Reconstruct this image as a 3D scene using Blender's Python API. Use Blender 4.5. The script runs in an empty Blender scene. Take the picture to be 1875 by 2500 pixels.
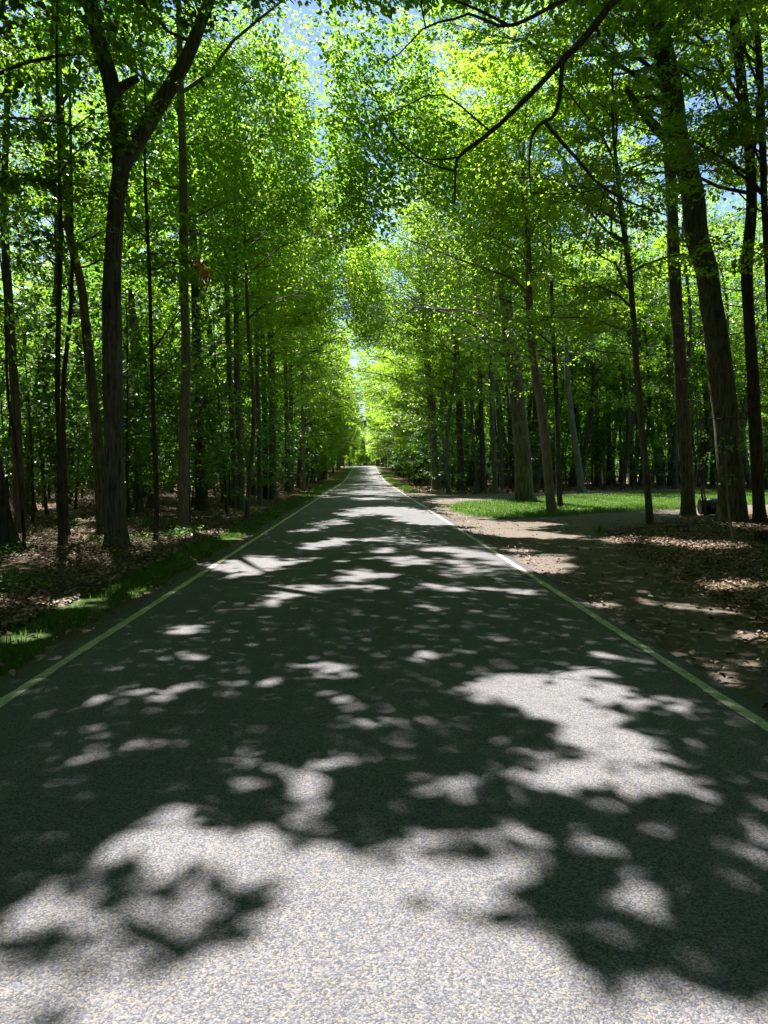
import bpy, math, random
import numpy as np

# ------------------------------------------------------------------ camera, sky, sun, exposure
C = bpy.context.scene
COL = C.collection
F, CX, CY = 1900.0, 937.5, 1250.0            # focal length and centre in photograph pixels
HOR, VPX, CAMH = 1144.0, 890.0, 1.6
PITCH = math.atan((CY - HOR) / F)
YAW = math.atan((CX - VPX) / F)
cam_d = bpy.data.cameras.new("camera")
cam = bpy.data.objects.new("camera", cam_d)
COL.objects.link(cam)
cam.location = (0, 0, CAMH)
cam.rotation_euler = (math.pi / 2 - PITCH, 0, -YAW)
cam_d.sensor_fit = 'VERTICAL'
cam_d.sensor_height = 36.0
cam_d.lens = 36.0 * F / 2500.0
cam_d.clip_end = 5000
cam_d.clip_start = 0.05
C.camera = cam
CR = np.array(cam.rotation_euler.to_matrix())

SUN_AZ, SUN_EL = math.radians(-20), math.radians(58)      # azimuth from +Y towards +X
S = np.array([math.sin(SUN_AZ) * math.cos(SUN_EL), math.cos(SUN_AZ) * math.cos(SUN_EL), math.sin(SUN_EL)])
w = bpy.data.worlds.new("World")
C.world = w
w.use_nodes = True
nt = w.node_tree
sky = nt.nodes.new("ShaderNodeTexSky")
sky.sky_type = 'NISHITA'
sky.sun_disc = False
sky.sun_elevation = SUN_EL
sky.sun_rotation = SUN_AZ
sky.air_density = 1.0
sky.dust_density = 0.2
sky.ozone_density = 3.0
nt.links.new(sky.outputs[0], nt.nodes["Background"].inputs[0])
nt.nodes["Background"].inputs[1].default_value = 0.055
sl = bpy.data.lights.new("sun", 'SUN')
sl.energy = 5.0
sl.angle = math.radians(0.5)
sl.color = (1.0, 0.97, 0.91)
so = bpy.data.objects.new("sun", sl)
COL.objects.link(so)
so.location = (0, 0, 60)
from mathutils import Vector
so.rotation_euler = Vector(S).to_track_quat('Z', 'Y').to_euler()
C.view_settings.view_transform = 'Standard'
C.view_settings.look = 'None'
C.view_settings.exposure = 1.85
C.view_settings.gamma = 1.0
cy = C.cycles
cy.max_bounces = 5
cy.diffuse_bounces = 2
cy.glossy_bounces = 1
cy.transmission_bounces = 3
cy.transparent_max_bounces = 2
cy.caustics_reflective = False
cy.caustics_refractive = False
cy.use_denoising = True
cy.sample_clamp_indirect = 4.0

# ------------------------------------------------------------------ picture <-> place
def ray(px, py):
    v = np.array([(px - CX) / F, -(py - CY) / F, -1.0])
    return CR @ v
def at(px, py, Y):                # the point a photo pixel shows at distance Y along the road
    d = ray(px, py)
    return np.array([0, 0, CAMH]) + d * (Y / d[1])
def ground_at(px, py):
    d = ray(px, py)
    return np.array([0, 0, CAMH]) + d * (-CAMH / d[2])
def project(P):
    q = (P - np.array([0, 0, CAMH])) @ CR
    z = np.minimum(q[:, 2], -1e-3)
    return np.stack([CX + F * q[:, 0] / -z, CY - F * q[:, 1] / -z], 1)

def sstep(a, b, x):
    t = np.clip((x - a) / (b - a), 0, 1)
    return t * t * (3 - 2 * t)
def prof(y):                      # the road is flat, climbs to a crest and goes on rising gently
    y = np.asarray(y, float)
    return 2.3 * sstep(80, 215, y) + 0.7 * sstep(0, 1, (y - 200) / 220) * (y > 200) + 0.0
def wob(x, y, s=1.0, k=0):
    x = np.asarray(x, float) / s; y = np.asarray(y, float) / s
    return (np.sin(1.3 * x + 0.7 * y + k) + np.sin(-0.8 * x + 1.7 * y + 2 * k + 1) + np.sin(2.9 * x - 1.1 * y + 3 * k + 2) * 0.6
            + np.sin(2.1 * y + 3.7 * x + k * 5 + 4) * 0.5) / 3.1

DRIVE = [(2.4, 3), (3.1, 4.5), (3.9, 8), (4.6, 12), (5.4, 16), (5.9, 19.6), (8.3, 22.4), (11.2, 26.4), (15, 29.5), (22, 32.5), (32, 34), (32, 38), (24, 37), (17.9, 34.3), (12.9, 31.2), (8.6, 28),
         (6.3, 26.0), (4.3, 25.0), (3.4, 28), (3.5, 33), (4.6, 37), (7.6, 41), (13, 47), (19.7, 53), (30, 57.5), (40, 58.5), (40, 61), (30, 60.5), (18, 57), (11.5, 52), (7, 48.5), (4.4, 49), (3.2, 56), (2.4, 64)]
ISLE = [(4.3, 25.0), (6.3, 26.0), (8.6, 28), (12.9, 31.2), (17.9, 34.3), (24, 37), (32, 38), (40, 58), (30, 57), (19.7, 52.7), (13, 46.7), (7.6, 40.7), (4.6, 36.7), (3.5, 33), (3.4, 28)]
def inpoly(poly, x, y):
    ins = np.zeros(np.shape(x), bool)
    n = len(poly)
    for i in range(n):
        x0, y0 = poly[i]; x1, y1 = poly[(i + 1) % n]
        if y0 == y1: continue
        c = ((y0 > y) != (y1 > y)) & (x < (x1 - x0) * (y - y0) / (y1 - y0) + x0)
        ins ^= c
    return ins
def polydist(poly, x, y):         # signed distance, positive inside
    d = np.full(np.shape(x), 1e9)
    n = len(poly)
    for i in range(n):
        a = np.array(poly[i]); b = np.array(poly[(i + 1) % n]); ab = b - a
        t = np.clip(((x - a[0]) * ab[0] + (y - a[1]) * ab[1]) / (ab @ ab), 0, 1)
        d = np.minimum(d, np.hypot(x - a[0] - t * ab[0], y - a[1] - t * ab[1]))
    return np.where(inpoly(poly, x, y), d, -d)
def gz(x, y):                     # height of the ground
    x = np.asarray(x, float); y = np.asarray(y, float)
    side = np.where(x < 0, sstep(3.6, 7, -x), sstep(9, 16, x) * (1 - 0.8 * sstep(20, 30, y) * (1 - sstep(60, 70, y))))
    far = sstep(12, 45, np.abs(x))
    return prof(y) + side * 0.10 * wob(x, y, 2.2) + far * 0.5 * wob(x, y, 11, 2)

# ------------------------------------------------------------------ mesh and object helpers
def link(name, me, parent=None, loc=None):
    o = bpy.data.objects.new(name, me)
    COL.objects.link(o)
    if parent is not None: o.parent = parent
    if loc is not None: o.location = loc
    return o
def tag(o, label=None, cat=None, group=None, kind=None):
    if label: o['label'] = label
    if cat: o['category'] = cat
    if group: o['group'] = group
    if kind: o['kind'] = kind
    return o
def mesh(name, V, Q, mats, smooth=False, mi=None):
    """V (n,3), Q list of (m,k) index arrays"""
    me = bpy.data.meshes.new(name)
    V = np.ascontiguousarray(V, np.float32)
    Q = [np.asarray(q, np.int32) for q in Q if len(q)]
    me.vertices.add(len(V)); me.vertices.foreach_set("co", V.ravel())
    tot = sum(q.size for q in Q); nf = sum(len(q) for q in Q)
    me.loops.add(tot); me.polygons.add(nf)
    me.loops.foreach_set("vertex_index", np.concatenate([q.ravel() for q in Q]))
    st, o = [], 0
    for q in Q:
        st.append(o + np.arange(len(q)) * q.shape[1]); o += q.size
    me.polygons.foreach_set("loop_start", np.concatenate(st).astype(np.int32))
    for m in (mats if isinstance(mats, (list, tuple)) else [mats]): me.materials.append(m)
    if mi is not None: me.polygons.foreach_set("material_index", np.asarray(mi, np.int32))
    me.update(calc_edges=True)
    me.polygons.foreach_set("use_smooth", np.full(nf, bool(smooth)))
    return me
class Tubes:
    def __init__(s): s.V, s.Q, s.n = [], [], 0
    def add(s, P, R, k=6, flare=None, fh=.28):
        P = np.asarray(P, float); R = np.asarray(R, float)
        if k > 5:
            P = np.vstack([P, P[-1] + (P[-1] - P[-2]) * 0.02]); R = np.append(R, R[-1] * 0.02)
        T = np.gradient(P, axis=0); T /= np.linalg.norm(T, axis=1)[:, None] + 1e-9
        m = np.abs(T.mean(0)); ref = np.zeros(3); ref[np.argmin(m)] = 1
        u = np.cross(T, ref); u /= np.linalg.norm(u, axis=1)[:, None] + 1e-9
        v = np.cross(T, u)
        a = np.arange(k) * 2 * math.pi / k
        rr = R[:, None] * np.ones(k)
        if flare is not None:
            h = P[:, 2] - P[0, 2]
            ph = flare
            rr = rr * (1 + np.exp(-h / fh)[:, None] * (0.30 + 0.22 * np.cos(5 * a + ph) + 0.12 * np.cos(3 * a + 2 * ph)) + 0.05 * np.sin(2 * a + ph + h[:, None] * 1.3) + 0.035 * np.sin(3 * a - ph + h[:, None] * 2.7))
        ring = P[:, None] + rr[:, :, None] * (np.cos(a)[None, :, None] * u[:, None] + np.sin(a)[None, :, None] * v[:, None])
        n = len(P)
        i = np.arange(n - 1)[:, None] * k; j = np.arange(k)[None]; j2 = (j + 1) % k
        q = np.stack([i + j, i + j2, i + k + j2, i + k + j], -1).reshape(-1, 4) + s.n
        s.V.append(ring.reshape(-1, 3)); s.Q.append(q); s.n += n * k
    def get(s): return (np.vstack(s.V), np.vstack(s.Q)) if s.V else (np.zeros((0, 3)), np.zeros((0, 4), int))
def curve(P, n):                  # resample a polyline smoothly (Catmull-Rom)
    P = np.asarray(P, float)
    if len(P) < 3:
        t = np.linspace(0, 1, n)[:, None]
        return P[0] * (1 - t) + P[-1] * t
    d = np.concatenate([[0], np.cumsum(np.linalg.norm(np.diff(P, axis=0), axis=1))])
    Pe = np.vstack([2 * P[0] - P[1], P, 2 * P[-1] - P[-2]])
    out = []
    for s in np.linspace(0, d[-1], n):
        i = min(max(np.searchsorted(d, s, side='right') - 1, 0), len(P) - 2)
        t = (s - d[i]) / max(d[i + 1] - d[i], 1e-9)
        a, b, c, e = Pe[i], Pe[i + 1], Pe[i + 2], Pe[i + 3]
        out.append(0.5 * (2 * b + (c - a) * t + (2 * a - 5 * b + 4 * c - e) * t * t + (3 * b - a - 3 * c + e) * t ** 3))
    return np.array(out)
def unit(v): return v / (np.linalg.norm(v, axis=-1, keepdims=True) + 1e-9)
def leaf_mesh(P, D, N, L, W, lod):
    D = unit(D); Sd = unit(np.cross(N, D)); U = np.cross(D, Sd)
    L = L[:, None]; W = W[:, None]
    n = len(P); b = np.arange(n)[:, None]
    if lod == 0:
        fold = 0.16
        V = np.stack([P, P + D * L * .3 + Sd * W * .5 + U * W * fold, P + D * L * .7 + Sd * W * .36 + U * W * fold * .6 - U * L * .05, P + D * L - U * L * .12,
                      P + D * L * .7 - Sd * W * .36 + U * W * fold * .6 - U * L * .05, P + D * L * .3 - Sd * W * .5 + U * W * fold], 1).reshape(-1, 3)
        b = b * 6
        return V, [np.vstack([b + np.array([0, 1, 2, 3]), b + np.array([0, 3, 4, 5])])]
    V = np.stack([P, P + D * L * .42 + Sd * W * .5 + U * W * .12, P + D * L - U * L * .08, P + D * L * .42 - Sd * W * .5 + U * W * .12], 1).reshape(-1, 3)
    b = b * 4
    return V, [b + np.array([0, 1, 2, 3])]

# ------------------------------------------------------------------ materials
def mat(name):
    m = bpy.data.materials.new(name); m.use_nodes = True
    nt = m.node_tree
    return m, nt, nt.nodes["Principled BSDF"]
def nd(nt, t, **kw):
    n = nt.nodes.new(t)
    for k, v in kw.items():
        if k in n.inputs: n.inputs[k].default_value = v
        else: setattr(n, k, v)
    return n
def ramp(nt, stops, fac):
    r = nt.nodes.new("ShaderNodeValToRGB")
    e = r.color_ramp.elements
    while len(e) < len(stops): e.new(0.5)
    for i, (p, c) in enumerate(stops): e[i].position = p; e[i].color = (*c, 1)
    nt.links.new(fac, r.inputs[0])
    return r.outputs[0]
def mixc(nt, a, b, fac, blend='MIX'):
    m = nt.nodes.new("ShaderNodeMix"); m.data_type = 'RGBA'; m.blend_type = blend
    for s, x in ((6, a), (7, b), (0, fac)):
        if hasattr(x, 'links'): nt.links.new(x, m.inputs[s])
        else: m.inputs[s].default_value = (*x, 1) if isinstance(x, tuple) else x
    return m.outputs[2]
def objco(nt, scale=(1, 1, 1), space="Object"):
    t = nt.nodes.new("ShaderNodeTexCoord"); mp = nt.nodes.new("ShaderNodeMapping"); mp.inputs[3].default_value = scale
    nt.links.new(t.outputs[space], mp.inputs[0])
    return mp.outputs[0]
def noise(nt, vec, scale, detail=4, rough=.55):
    n = nt.nodes.new("ShaderNodeTexNoise")
    n.inputs["Scale"].default_value = scale; n.inputs["Detail"].default_value = detail; n.inputs["Roughness"].default_value = rough
    if vec is not None: nt.links.new(vec, n.inputs["Vector"])
    return n.outputs[0]
def plain(name, col, rough=.6, metal=0.0):
    m, nt, b = mat(name)
    v = objco(nt)
    f = noise(nt, v, 9, 5)
    c = mixc(nt, tuple(x * .75 for x in col), tuple(min(1, x * 1.15) for x in col), f)
    nt.links.new(c, b.inputs["Base Color"])
    b.inputs["Roughness"].default_value = rough; b.inputs["Metallic"].default_value = metal
    return m
def leaf_mat(name, refl, trans, mixf=.52, spec=.5):
    m, nt, b = mat(name)
    g = nt.nodes.new("ShaderNodeNewGeometry")
    rnd = g.outputs["Random Per Island"]
    h = nt.nodes.new("ShaderNodeHueSaturation")
    hm = nd(nt, "ShaderNodeMapRange"); hm.inputs[3].default_value = .482; hm.inputs[4].default_value = .515
    nt.links.new(rnd, hm.inputs[0]); nt.links.new(hm.outputs[0], h.inputs["Hue"])
    vm = nd(nt, "ShaderNodeMath", operation='MULTIPLY_ADD'); vm.inputs[1].default_value = 7.31; vm.inputs[2].default_value = .2
    nt.links.new(rnd, vm.inputs[0])
    fr = nd(nt, "ShaderNodeMath", operation='FRACT'); nt.links.new(vm.outputs[0], fr.inputs[0])
    vr = nd(nt, "ShaderNodeMapRange"); vr.inputs[3].default_value = .75; vr.inputs[4].default_value = 1.25
    nt.links.new(fr.outputs[0], vr.inputs[0]); nt.links.new(vr.outputs[0], h.inputs["Value"])
    h.inputs["Color"].default_value = (*refl, 1)
    nt.links.new(h.outputs[0], b.inputs["Base Color"])
    b.inputs["Roughness"].default_value = .36
    b.inputs["Specular IOR Level"].default_value = spec
    h2 = nt.nodes.new("ShaderNodeHueSaturation"); h2.inputs["Color"].default_value = (*trans, 1)
    nt.links.new(hm.outputs[0], h2.inputs["Hue"]); nt.links.new(vr.outputs[0], h2.inputs["Value"])
    tr = nt.nodes.new("ShaderNodeBsdfTranslucent"); nt.links.new(h2.outputs[0], tr.inputs[0])
    mx = nt.nodes.new("ShaderNodeMixShader"); mx.inputs[0].default_value = mixf
    nt.links.new(b.outputs[0], mx.inputs[1]); nt.links.new(tr.outputs[0], mx.inputs[2])
    nt.links.new(mx.outputs[0], nt.nodes["Material Output"].inputs[0])
    return m
def bark_mat(name, dark, light, lichen, bump=.6, fis=26):
    m, nt, b = mat(name)
    v = objco(nt, (1, 1, .11))
    v2 = objco(nt)
    n1 = noise(nt, v, fis, 5, .65)
    n2 = noise(nt, v2, 2.2, 4, .6)
    n3 = noise(nt, v2, 11, 3, .6)
    c = ramp(nt, [(.32, dark), (.68, light)], n1)
    lf = ramp(nt, [(.52, (0, 0, 0)), (.68, (1, 1, 1))], n2)
    c = mixc(nt, c, lichen, mixc(nt, (0, 0, 0), (.55, .55, .55), lf))
    c = mixc(nt, c, mixc(nt, (.65, .65, .65), (1.2, 1.2, 1.2), n3), 1.0, 'MULTIPLY')
    nt.links.new(c, b.inputs["Base Color"]); b.inputs["Roughness"].default_value = .92; b.inputs["Specular IOR Level"].default_value = .15
    bp = nt.nodes.new("ShaderNodeBump"); bp.inputs["Strength"].default_value = bump; bp.inputs["Distance"].default_value = .03
    nt.links.new(n1, bp.inputs["Height"]); nt.links.new(bp.outputs[0], b.inputs["Normal"])
    return m
M = {}
M['leaf'] = leaf_mat("maple_leaf", (.050, .120, .024), (.32, .60, .036))
M['leaf2'] = leaf_mat("beech_leaf", (.060, .130, .022), (.43, .70, .036))  # maple leaf copy, transmission raised to make sunlit roadside crowns glow
M['leaf_over'] = leaf_mat("shade_maple_leaf", (.040, .095, .024), (.11, .22, .03))  # maple leaf copy, transmission cut to deepen the shade on the road
M['leaf_low'] = leaf_mat("understory_leaf", (.045, .115, .028), (.19, .39, .045))
M['grass'] = leaf_mat("grass_blade", (.06, .14, .022), (.16, .34, .04), .4, .2)
M['grass_dry'] = leaf_mat("dry_grass_blade", (.20, .17, .08), (.20, .18, .07), .3, .1)
M['bark'] = bark_mat("maple_bark", (.032, .029, .025), (.20, .185, .16), (.16, .18, .14), 1.0, 20)
M['bark_dark'] = bark_mat("dark_bark", (.020, .018, .015), (.115, .102, .087), (.08, .09, .07), 1.0, 20)
M['bark_pale'] = bark_mat("pale_or_lit_bark", (.085, .075, .062), (.27, .245, .205), (.20, .22, .17), .4)  # pale wood, also worn by trunks whose paleness is light
M['bark_birch'] = bark_mat("birch_bark", (.06, .064, .052), (.19, .20, .17), (.22, .26, .2), .3)
def litter_mat():
    m, nt, b = mat("dead_leaf")
    g = nt.nodes.new("ShaderNodeNewGeometry")
    c = ramp(nt, [(0, (.055, .032, .020)), (.25, (.12, .072, .045)), (.55, (.20, .13, .085)), (.8, (.29, .20, .14)), (.96, (.36, .27, .19)), (1, (.40, .14, .06))], g.outputs["Random Per Island"])
    nt.links.new(c, b.inputs["Base Color"]); b.inputs["Roughness"].default_value = .6; b.inputs["Specular IOR Level"].default_value = .3
    return m
M['litter'] = litter_mat()
def rust_mat():
    m, nt, b = mat("rust_leaf")
    g = nt.nodes.new("ShaderNodeNewGeometry")
    c = ramp(nt, [(0, (.22, .06, .025)), (1, (.50, .17, .08))], g.outputs["Random Per Island"])
    nt.links.new(c, b.inputs["Base Color"]); b.inputs["Roughness"].default_value = .6
    return m
M['rust'] = rust_mat()
def ground_mat():
    m, nt, b = mat("forest_floor")
    v = objco(nt)
    n1 = noise(nt, v, .7, 5); n2 = noise(nt, v, 22, 6, .7); n3 = noise(nt, v, 5, 4)
    lit = ramp(nt, [(.3, (.045, .030, .020)), (.48, (.11, .074, .05)), (.62, (.18, .125, .085)), (.75, (.27, .20, .14))], n2)
    lit = mixc(nt, lit, (.05, .085, .022), ramp(nt, [(.55, (0, 0, 0)), (.68, (.7, .7, .7))], n1))
    dirt = ramp(nt, [(.25, (.085, .068, .057)), (.6, (.15, .124, .108)), (.8, (.235, .198, .175))], n2)
    dirt = mixc(nt, dirt, (.17, .13, .10), ramp(nt, [(.45, (0, 0, 0)), (.7, (.8, .8, .8))], n3))
    gr = ramp(nt, [(.3, (.035, .06, .018)), (.7, (.07, .11, .03))], n2)
    a1 = nd(nt, "ShaderNodeAttribute", attribute_name="dirt"); a2 = nd(nt, "ShaderNodeAttribute", attribute_name="turf")
    def edge(a):
        s = nd(nt, "ShaderNodeMath", operation='ADD'); nt.links.new(a.outputs["Fac"], s.inputs[0])
        k = nd(nt, "ShaderNodeMath", operation='MULTIPLY_ADD'); nt.links.new(n3, k.inputs[0]); k.inputs[1].default_value = 1.3; k.inputs[2].default_value = -.65
        nt.links.new(k.outputs[0], s.inputs[1])
        return ramp(nt, [(.35, (0, 0, 0)), (.65, (1, 1, 1))], s.outputs[0])
    c = mixc(nt, lit, dirt, edge(a1)); c = mixc(nt, c, gr, edge(a2))
    nt.links.new(c, b.inputs["Base Color"]); b.inputs["Roughness"].default_value = .95; b.inputs["Specular IOR Level"].default_value = .1
    bp = nt.nodes.new("ShaderNodeBump"); bp.inputs["Strength"].default_value = .5; bp.inputs["Distance"].default_value = .03
    nt.links.new(n2, bp.inputs["Height"]); nt.links.new(bp.outputs[0], b.inputs["Normal"])
    return m
M['ground'] = ground_mat()
def chip(nt):
    v = objco(nt)
    vo = nt.nodes.new("ShaderNodeTexVoronoi"); vo.inputs["Scale"].default_value = 150; nt.links.new(v, vo.inputs["Vector"])
    sx = nt.nodes.new("ShaderNodeSeparateColor"); nt.links.new(vo.outputs["Color"], sx.inputs[0])
    c = ramp(nt, [(0, (.075, .075, .088)), (.3, (.120, .120, .140)), (.55, (.168, .165, .185)), (.78, (.225, .22, .242)), (.86, (.275, .245, .175)), (.93, (.22, .175, .145)), (1, (.31, .30, .32))], sx.outputs[0])
    ed = ramp(nt, [(.0, (1, 1, 1)), (.55, (.93, .93, .93)), (.95, (.55, .55, .55))], vo.outputs["Distance"])
    dm = nd(nt, "ShaderNodeMath", operation='MULTIPLY'); dm.inputs[1].default_value = 1.0
    c = mixc(nt, c, ed, .75, 'MULTIPLY')
    big = noise(nt, objco(nt, (1, .25, 1)), 1.1, 4)
    c = mixc(nt, c, mixc(nt, (.72, .72, .72), (1.06, 1.06, 1.06), big), 1.0, 'MULTIPLY')
    lane = noise(nt, objco(nt, (1.3, .025, 1)), 1.0, 3)
    c = mixc(nt, c, mixc(nt, (.84, .84, .85), (1.10, 1.10, 1.09), lane), 1.0, 'MULTIPLY')
    return v, vo, c
def road_mat():
    m, nt, b = mat("chip_seal")
    v, vo, c = chip(nt)
    nt.links.new(c, b.inputs["Base Color"]); b.inputs["Roughness"].default_value = .85; b.inputs["Specular IOR Level"].default_value = .25
    bp = nt.nodes.new("ShaderNodeBump"); bp.inputs["Strength"].default_value = .45; bp.inputs["Distance"].default_value = .006; bp.invert = True
    nt.links.new(vo.outputs["Distance"], bp.inputs["Height"]); nt.links.new(bp.outputs[0], b.inputs["Normal"])
    return m
def line_mat():
    m, nt, b = mat("edge_paint")
    v, vo, c = chip(nt)
    f = ramp(nt, [(.36, (0, 0, 0)), (.49, (1, 1, 1))], noise(nt, v, 13, 6, .8))
    p = mixc(nt, (.42, .41, .28), (.56, .54, .38), noise(nt, v, 40, 3))
    c = mixc(nt, c, p, f)
    nt.links.new(c, b.inputs["Base Color"]); b.inputs["Roughness"].default_value = .7
    return m
M['road'] = road_mat(); M['line'] = line_mat()

# ------------------------------------------------------------------ ground, road, driveway
ys = np.concatenate([[-600, -200, -80, -50], np.arange(-30, 2, 1.0), np.arange(2, 66, .3), np.arange(66, 240, 1.5), np.arange(240, 480, 6), [520, 600, 800, 1200, 2000]])
xs_r = np.concatenate([np.arange(0, 14, .25), np.arange(14, 34, .5), np.arange(34, 70, 2), [80, 100, 150, 250, 500, 1200, 2500]])
xs = np.concatenate([-xs_r[:0:-1], xs_r])
GX, GY = np.meshgrid(xs, ys)
GZ = gz(GX, GY)
dd = polydist(DRIVE, GX, GY) + .25 * wob(GX, GY, .9, 3)
near_edge = sstep(3.05, 2.7, np.abs(GX)) * (GY > -50)
dirt = np.clip(np.maximum(sstep(-.5, .5, dd), near_edge), 0, 1)
turf = np.clip(sstep(-.5, .3, polydist(ISLE, GX, GY) + .3 * wob(GX, GY, .8, 5)), 0, 1)
lv = sstep(2.8, 3.05, -GX) * sstep(4.1, 3.5, -GX)
rv = sstep(2.9, 3.2, GX) * sstep(4.4, 3.6, GX) * sstep(58, 70, GY)
turf = np.maximum(turf, .75 * np.maximum(lv, rv))
GZ = GZ - .02 - .05 * (np.abs(GX) < 2.55)
V = np.stack([GX, GY, GZ], -1).reshape(-1, 3)
ny, nx = GX.shape
I = np.arange(ny * nx).reshape(ny, nx)
Q = np.stack([I[:-1, :-1], I[:-1, 1:], I[1:, 1:], I[1:, :-1]], -1).reshape(-1, 4)
isd = (dd > 0).reshape(-1)[Q].mean(1) > .5
for nm, sel in (("ground", ~isd), ("dirt_driveway", isd)):
    q = Q[sel]
    u, inv = np.unique(q, return_inverse=True)
    me = mesh(nm, V[u], [inv.reshape(-1, 4)], M['ground'], True)
    for an, arr in (("dirt", dirt), ("turf", turf)):
        a = me.attributes.new(an, 'FLOAT', 'POINT'); a.data.foreach_set("value", arr.reshape(-1)[u].astype(np.float32))
    tag(link(nm, me), kind='structure')
def strip(x0, x1, dz, n, wig=0.0, seed=0):
    r = np.random.RandomState(seed)
    yy = ys[(ys >= -30) & (ys <= 600)]
    yy = np.sort(np.concatenate([yy, np.arange(2.1, 40, .3)]))
    t = np.linspace(0, 1, n)
    e0 = x0 + wig * r.uniform(-1, 1, len(yy)); e1 = x1 + wig * r.uniform(-1, 1, len(yy))
    X = e0[:, None] * (1 - t) + e1[:, None] * t
    Y = np.repeat(yy[:, None], n, 1)
    Z = prof(Y) + .035 * (1 - (X / 2.7) ** 2) + dz
    I = np.arange(len(yy) * n).reshape(len(yy), n)
    return np.stack([X, Y, Z], -1).reshape(-1, 3), np.stack([I[:-1, :-1], I[:-1, 1:], I[1:, 1:], I[1:, :-1]], -1).reshape(-1, 4), I
v, q, I = strip(-2.72, 2.66, 0, 14, .02, 1)
n0 = len(v)
skirt = []
for colm, sgn in ((I[:, 0], 1), (I[:, -1], -1)):           # the broken edge of the pavement
    lo = v[colm].copy(); lo[:, 2] -= .09; base = len(v); v = np.vstack([v, lo]); k = np.arange(len(colm))
    f = np.stack([colm[:-1], colm[1:], base + k[1:], base + k[:-1]], -1)
    skirt.append(f if sgn > 0 else f[:, ::-1])
tag(link("road", mesh("road", v, [q, skirt[0], skirt[1]], M['road'], True)), kind='structure')
for x in (-2.48, 2.48):
    v, q, I = strip(x - .047, x + .047, .004, 3, .008, 5)
    tag(link("edge_line", mesh("edge_line", v, [q], M['line'], True)), kind='structure')

# ------------------------------------------------------------------ which spots of ground the sun reaches (gaps in the boughs)
LIT = []          # (cx, cy, rx, ry, tilt) in photo pixels
def crop(ox, oy, s, rows, tilt=0.0):
    for r in rows:
        big_ = 1.22 if oy < 1500 else 1.0
        LIT.append((ox + r[0] * s, oy + r[1] * s, r[2] * s * big_, r[3] * s * big_, r[4] if len(r) > 4 else tilt))
crop(0, 0, 1, [(1180, 1243, 95, 17), (1300, 1243, 40, 10), (1480, 1217, 90, 9), (1580, 1224, 70, 6), (1130, 1224, 70, 7), (1720, 1197, 60, 5), (1420, 1240, 60, 8), (1250, 1280, 90, 8)])
B1, B2, B3 = (0, 1600, .5666), (935, 1600, .5666), (400, 1150, .6028)
crop(*B1, [(1310, 75, 70, 22), (1450, 125, 80, 20), (1250, 140, 75, 22), (1420, 225, 90, 20), (970, 175, 80, 14), (740, 150, 100, 16), (730, 190, 55, 16), (570, 185, 55, 17), (520, 145, 50, 13), (390, 230, 75, 18),
           (260, 265, 60, 9), (130, 210, 45, 9), (270, 205, 30, 8), (840, 40, 30, 11), (730, 12, 25, 7), (700, 60, 30, 7), (620, 410, 100, 22), (770, 400, 60, 22), (850, 365, 40, 11), (690, 370, 60, 14), (390, 450, 70, 28),
           (240, 505, 80, 20), (400, 525, 60, 24), (270, 555, 50, 16), (200, 445, 50, 13), (180, 610, 90, 9), (400, 350, 50, 13), (1540, 485, 70, 19)], -.12)
crop(*B1, [(930, 615, 75, 28), (1020, 490, 60, 38), (1130, 525, 75, 42), (1320, 510, 135, 46, -.3), (1240, 575, 100, 25), (1280, 650, 85, 22), (1560, 260, 60, 13), (1620, 340, 70, 18), (160, 780, 45, 22), (60, 1110, 90, 40)])
crop(*B2, [(960, 890, 115, 40), (1210, 890, 90, 48, .4), (1150, 1050, 100, 72), (1600, 790, 115, 58, .3), (1630, 920, 60, 58), (770, 820, 60, 24), (520, 740, 65, 26), (370, 740, 45, 26), (860, 1220, 140, 50, .2), (1320, 1360, 150, 58, .3),
           (1590, 1360, 80, 45), (320, 600, 120, 38, -.2), (80, 545, 52, 24), (1430, 510, 60, 32), (1640, 560, 50, 28), (1640, 640, 40, 24), (1420, 420, 100, 13, .15), (1290, 245, 90, 28, .2), (1080, 190, 70, 20, .2), (1380, 650, 100, 26, .2),
           (1180, 720, 70, 22, .2), (120, 330, 70, 26), (160, 20, 60, 13), (150, 85, 40, 9), (960, 8, 70, 12, .15), (1140, 25, 50, 8), (1600, 310, 70, 25, .3)])
crop(*B3, [(330, 375, 130, 18), (470, 383, 110, 13), (350, 405, 75, 14), (310, 430, 50, 11), (430, 470, 50, 8), (560, 500, 110, 16), (480, 528, 80, 12), (330, 567, 25, 6), (230, 605, 12, 4), (90, 650, 70, 13), (100, 775, 50, 12), (30, 755, 35, 8),
           (680, 215, 60, 12), (600, 240, 50, 8), (670, 300, 95, 14), (300, 360, 60, 10)], -.13)
crop(*B3, [(800, 440, 110, 15), (800, 412, 40, 8), (800, 483, 110, 9), (850, 283, 40, 7), (900, 330, 70, 8), (860, 360, 50, 6), (980, 365, 50, 11), (1000, 385, 60, 6), (900, 165, 140, 15), (830, 115, 60, 5), (820, 88, 70, 6), (840, 34, 60, 10),
           (700, 372, 25, 5), (640, 812, 90, 18), (495, 622, 17, 5), (760, 180, 60, 8), (1050, 770, 60, 10)])
crop(*B3, [(1100, 483, 95, 11), (1380, 490, 130, 12), (1110, 566, 40, 7), (1260, 572, 60, 6), (1330, 692, 50, 9), (1150, 325, 110, 9), (1280, 345, 80, 11), (1170, 372, 50, 8), (1220, 405, 50, 9), (1190, 427, 40, 6), (1050, 195, 120, 22),
           (1250, 160, 110, 24), (1450, 250, 200, 13), (1420, 318, 50, 6), (1500, 375, 150, 26), (1580, 345, 60, 9), (1200, 200, 120, 20)], .06)
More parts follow.
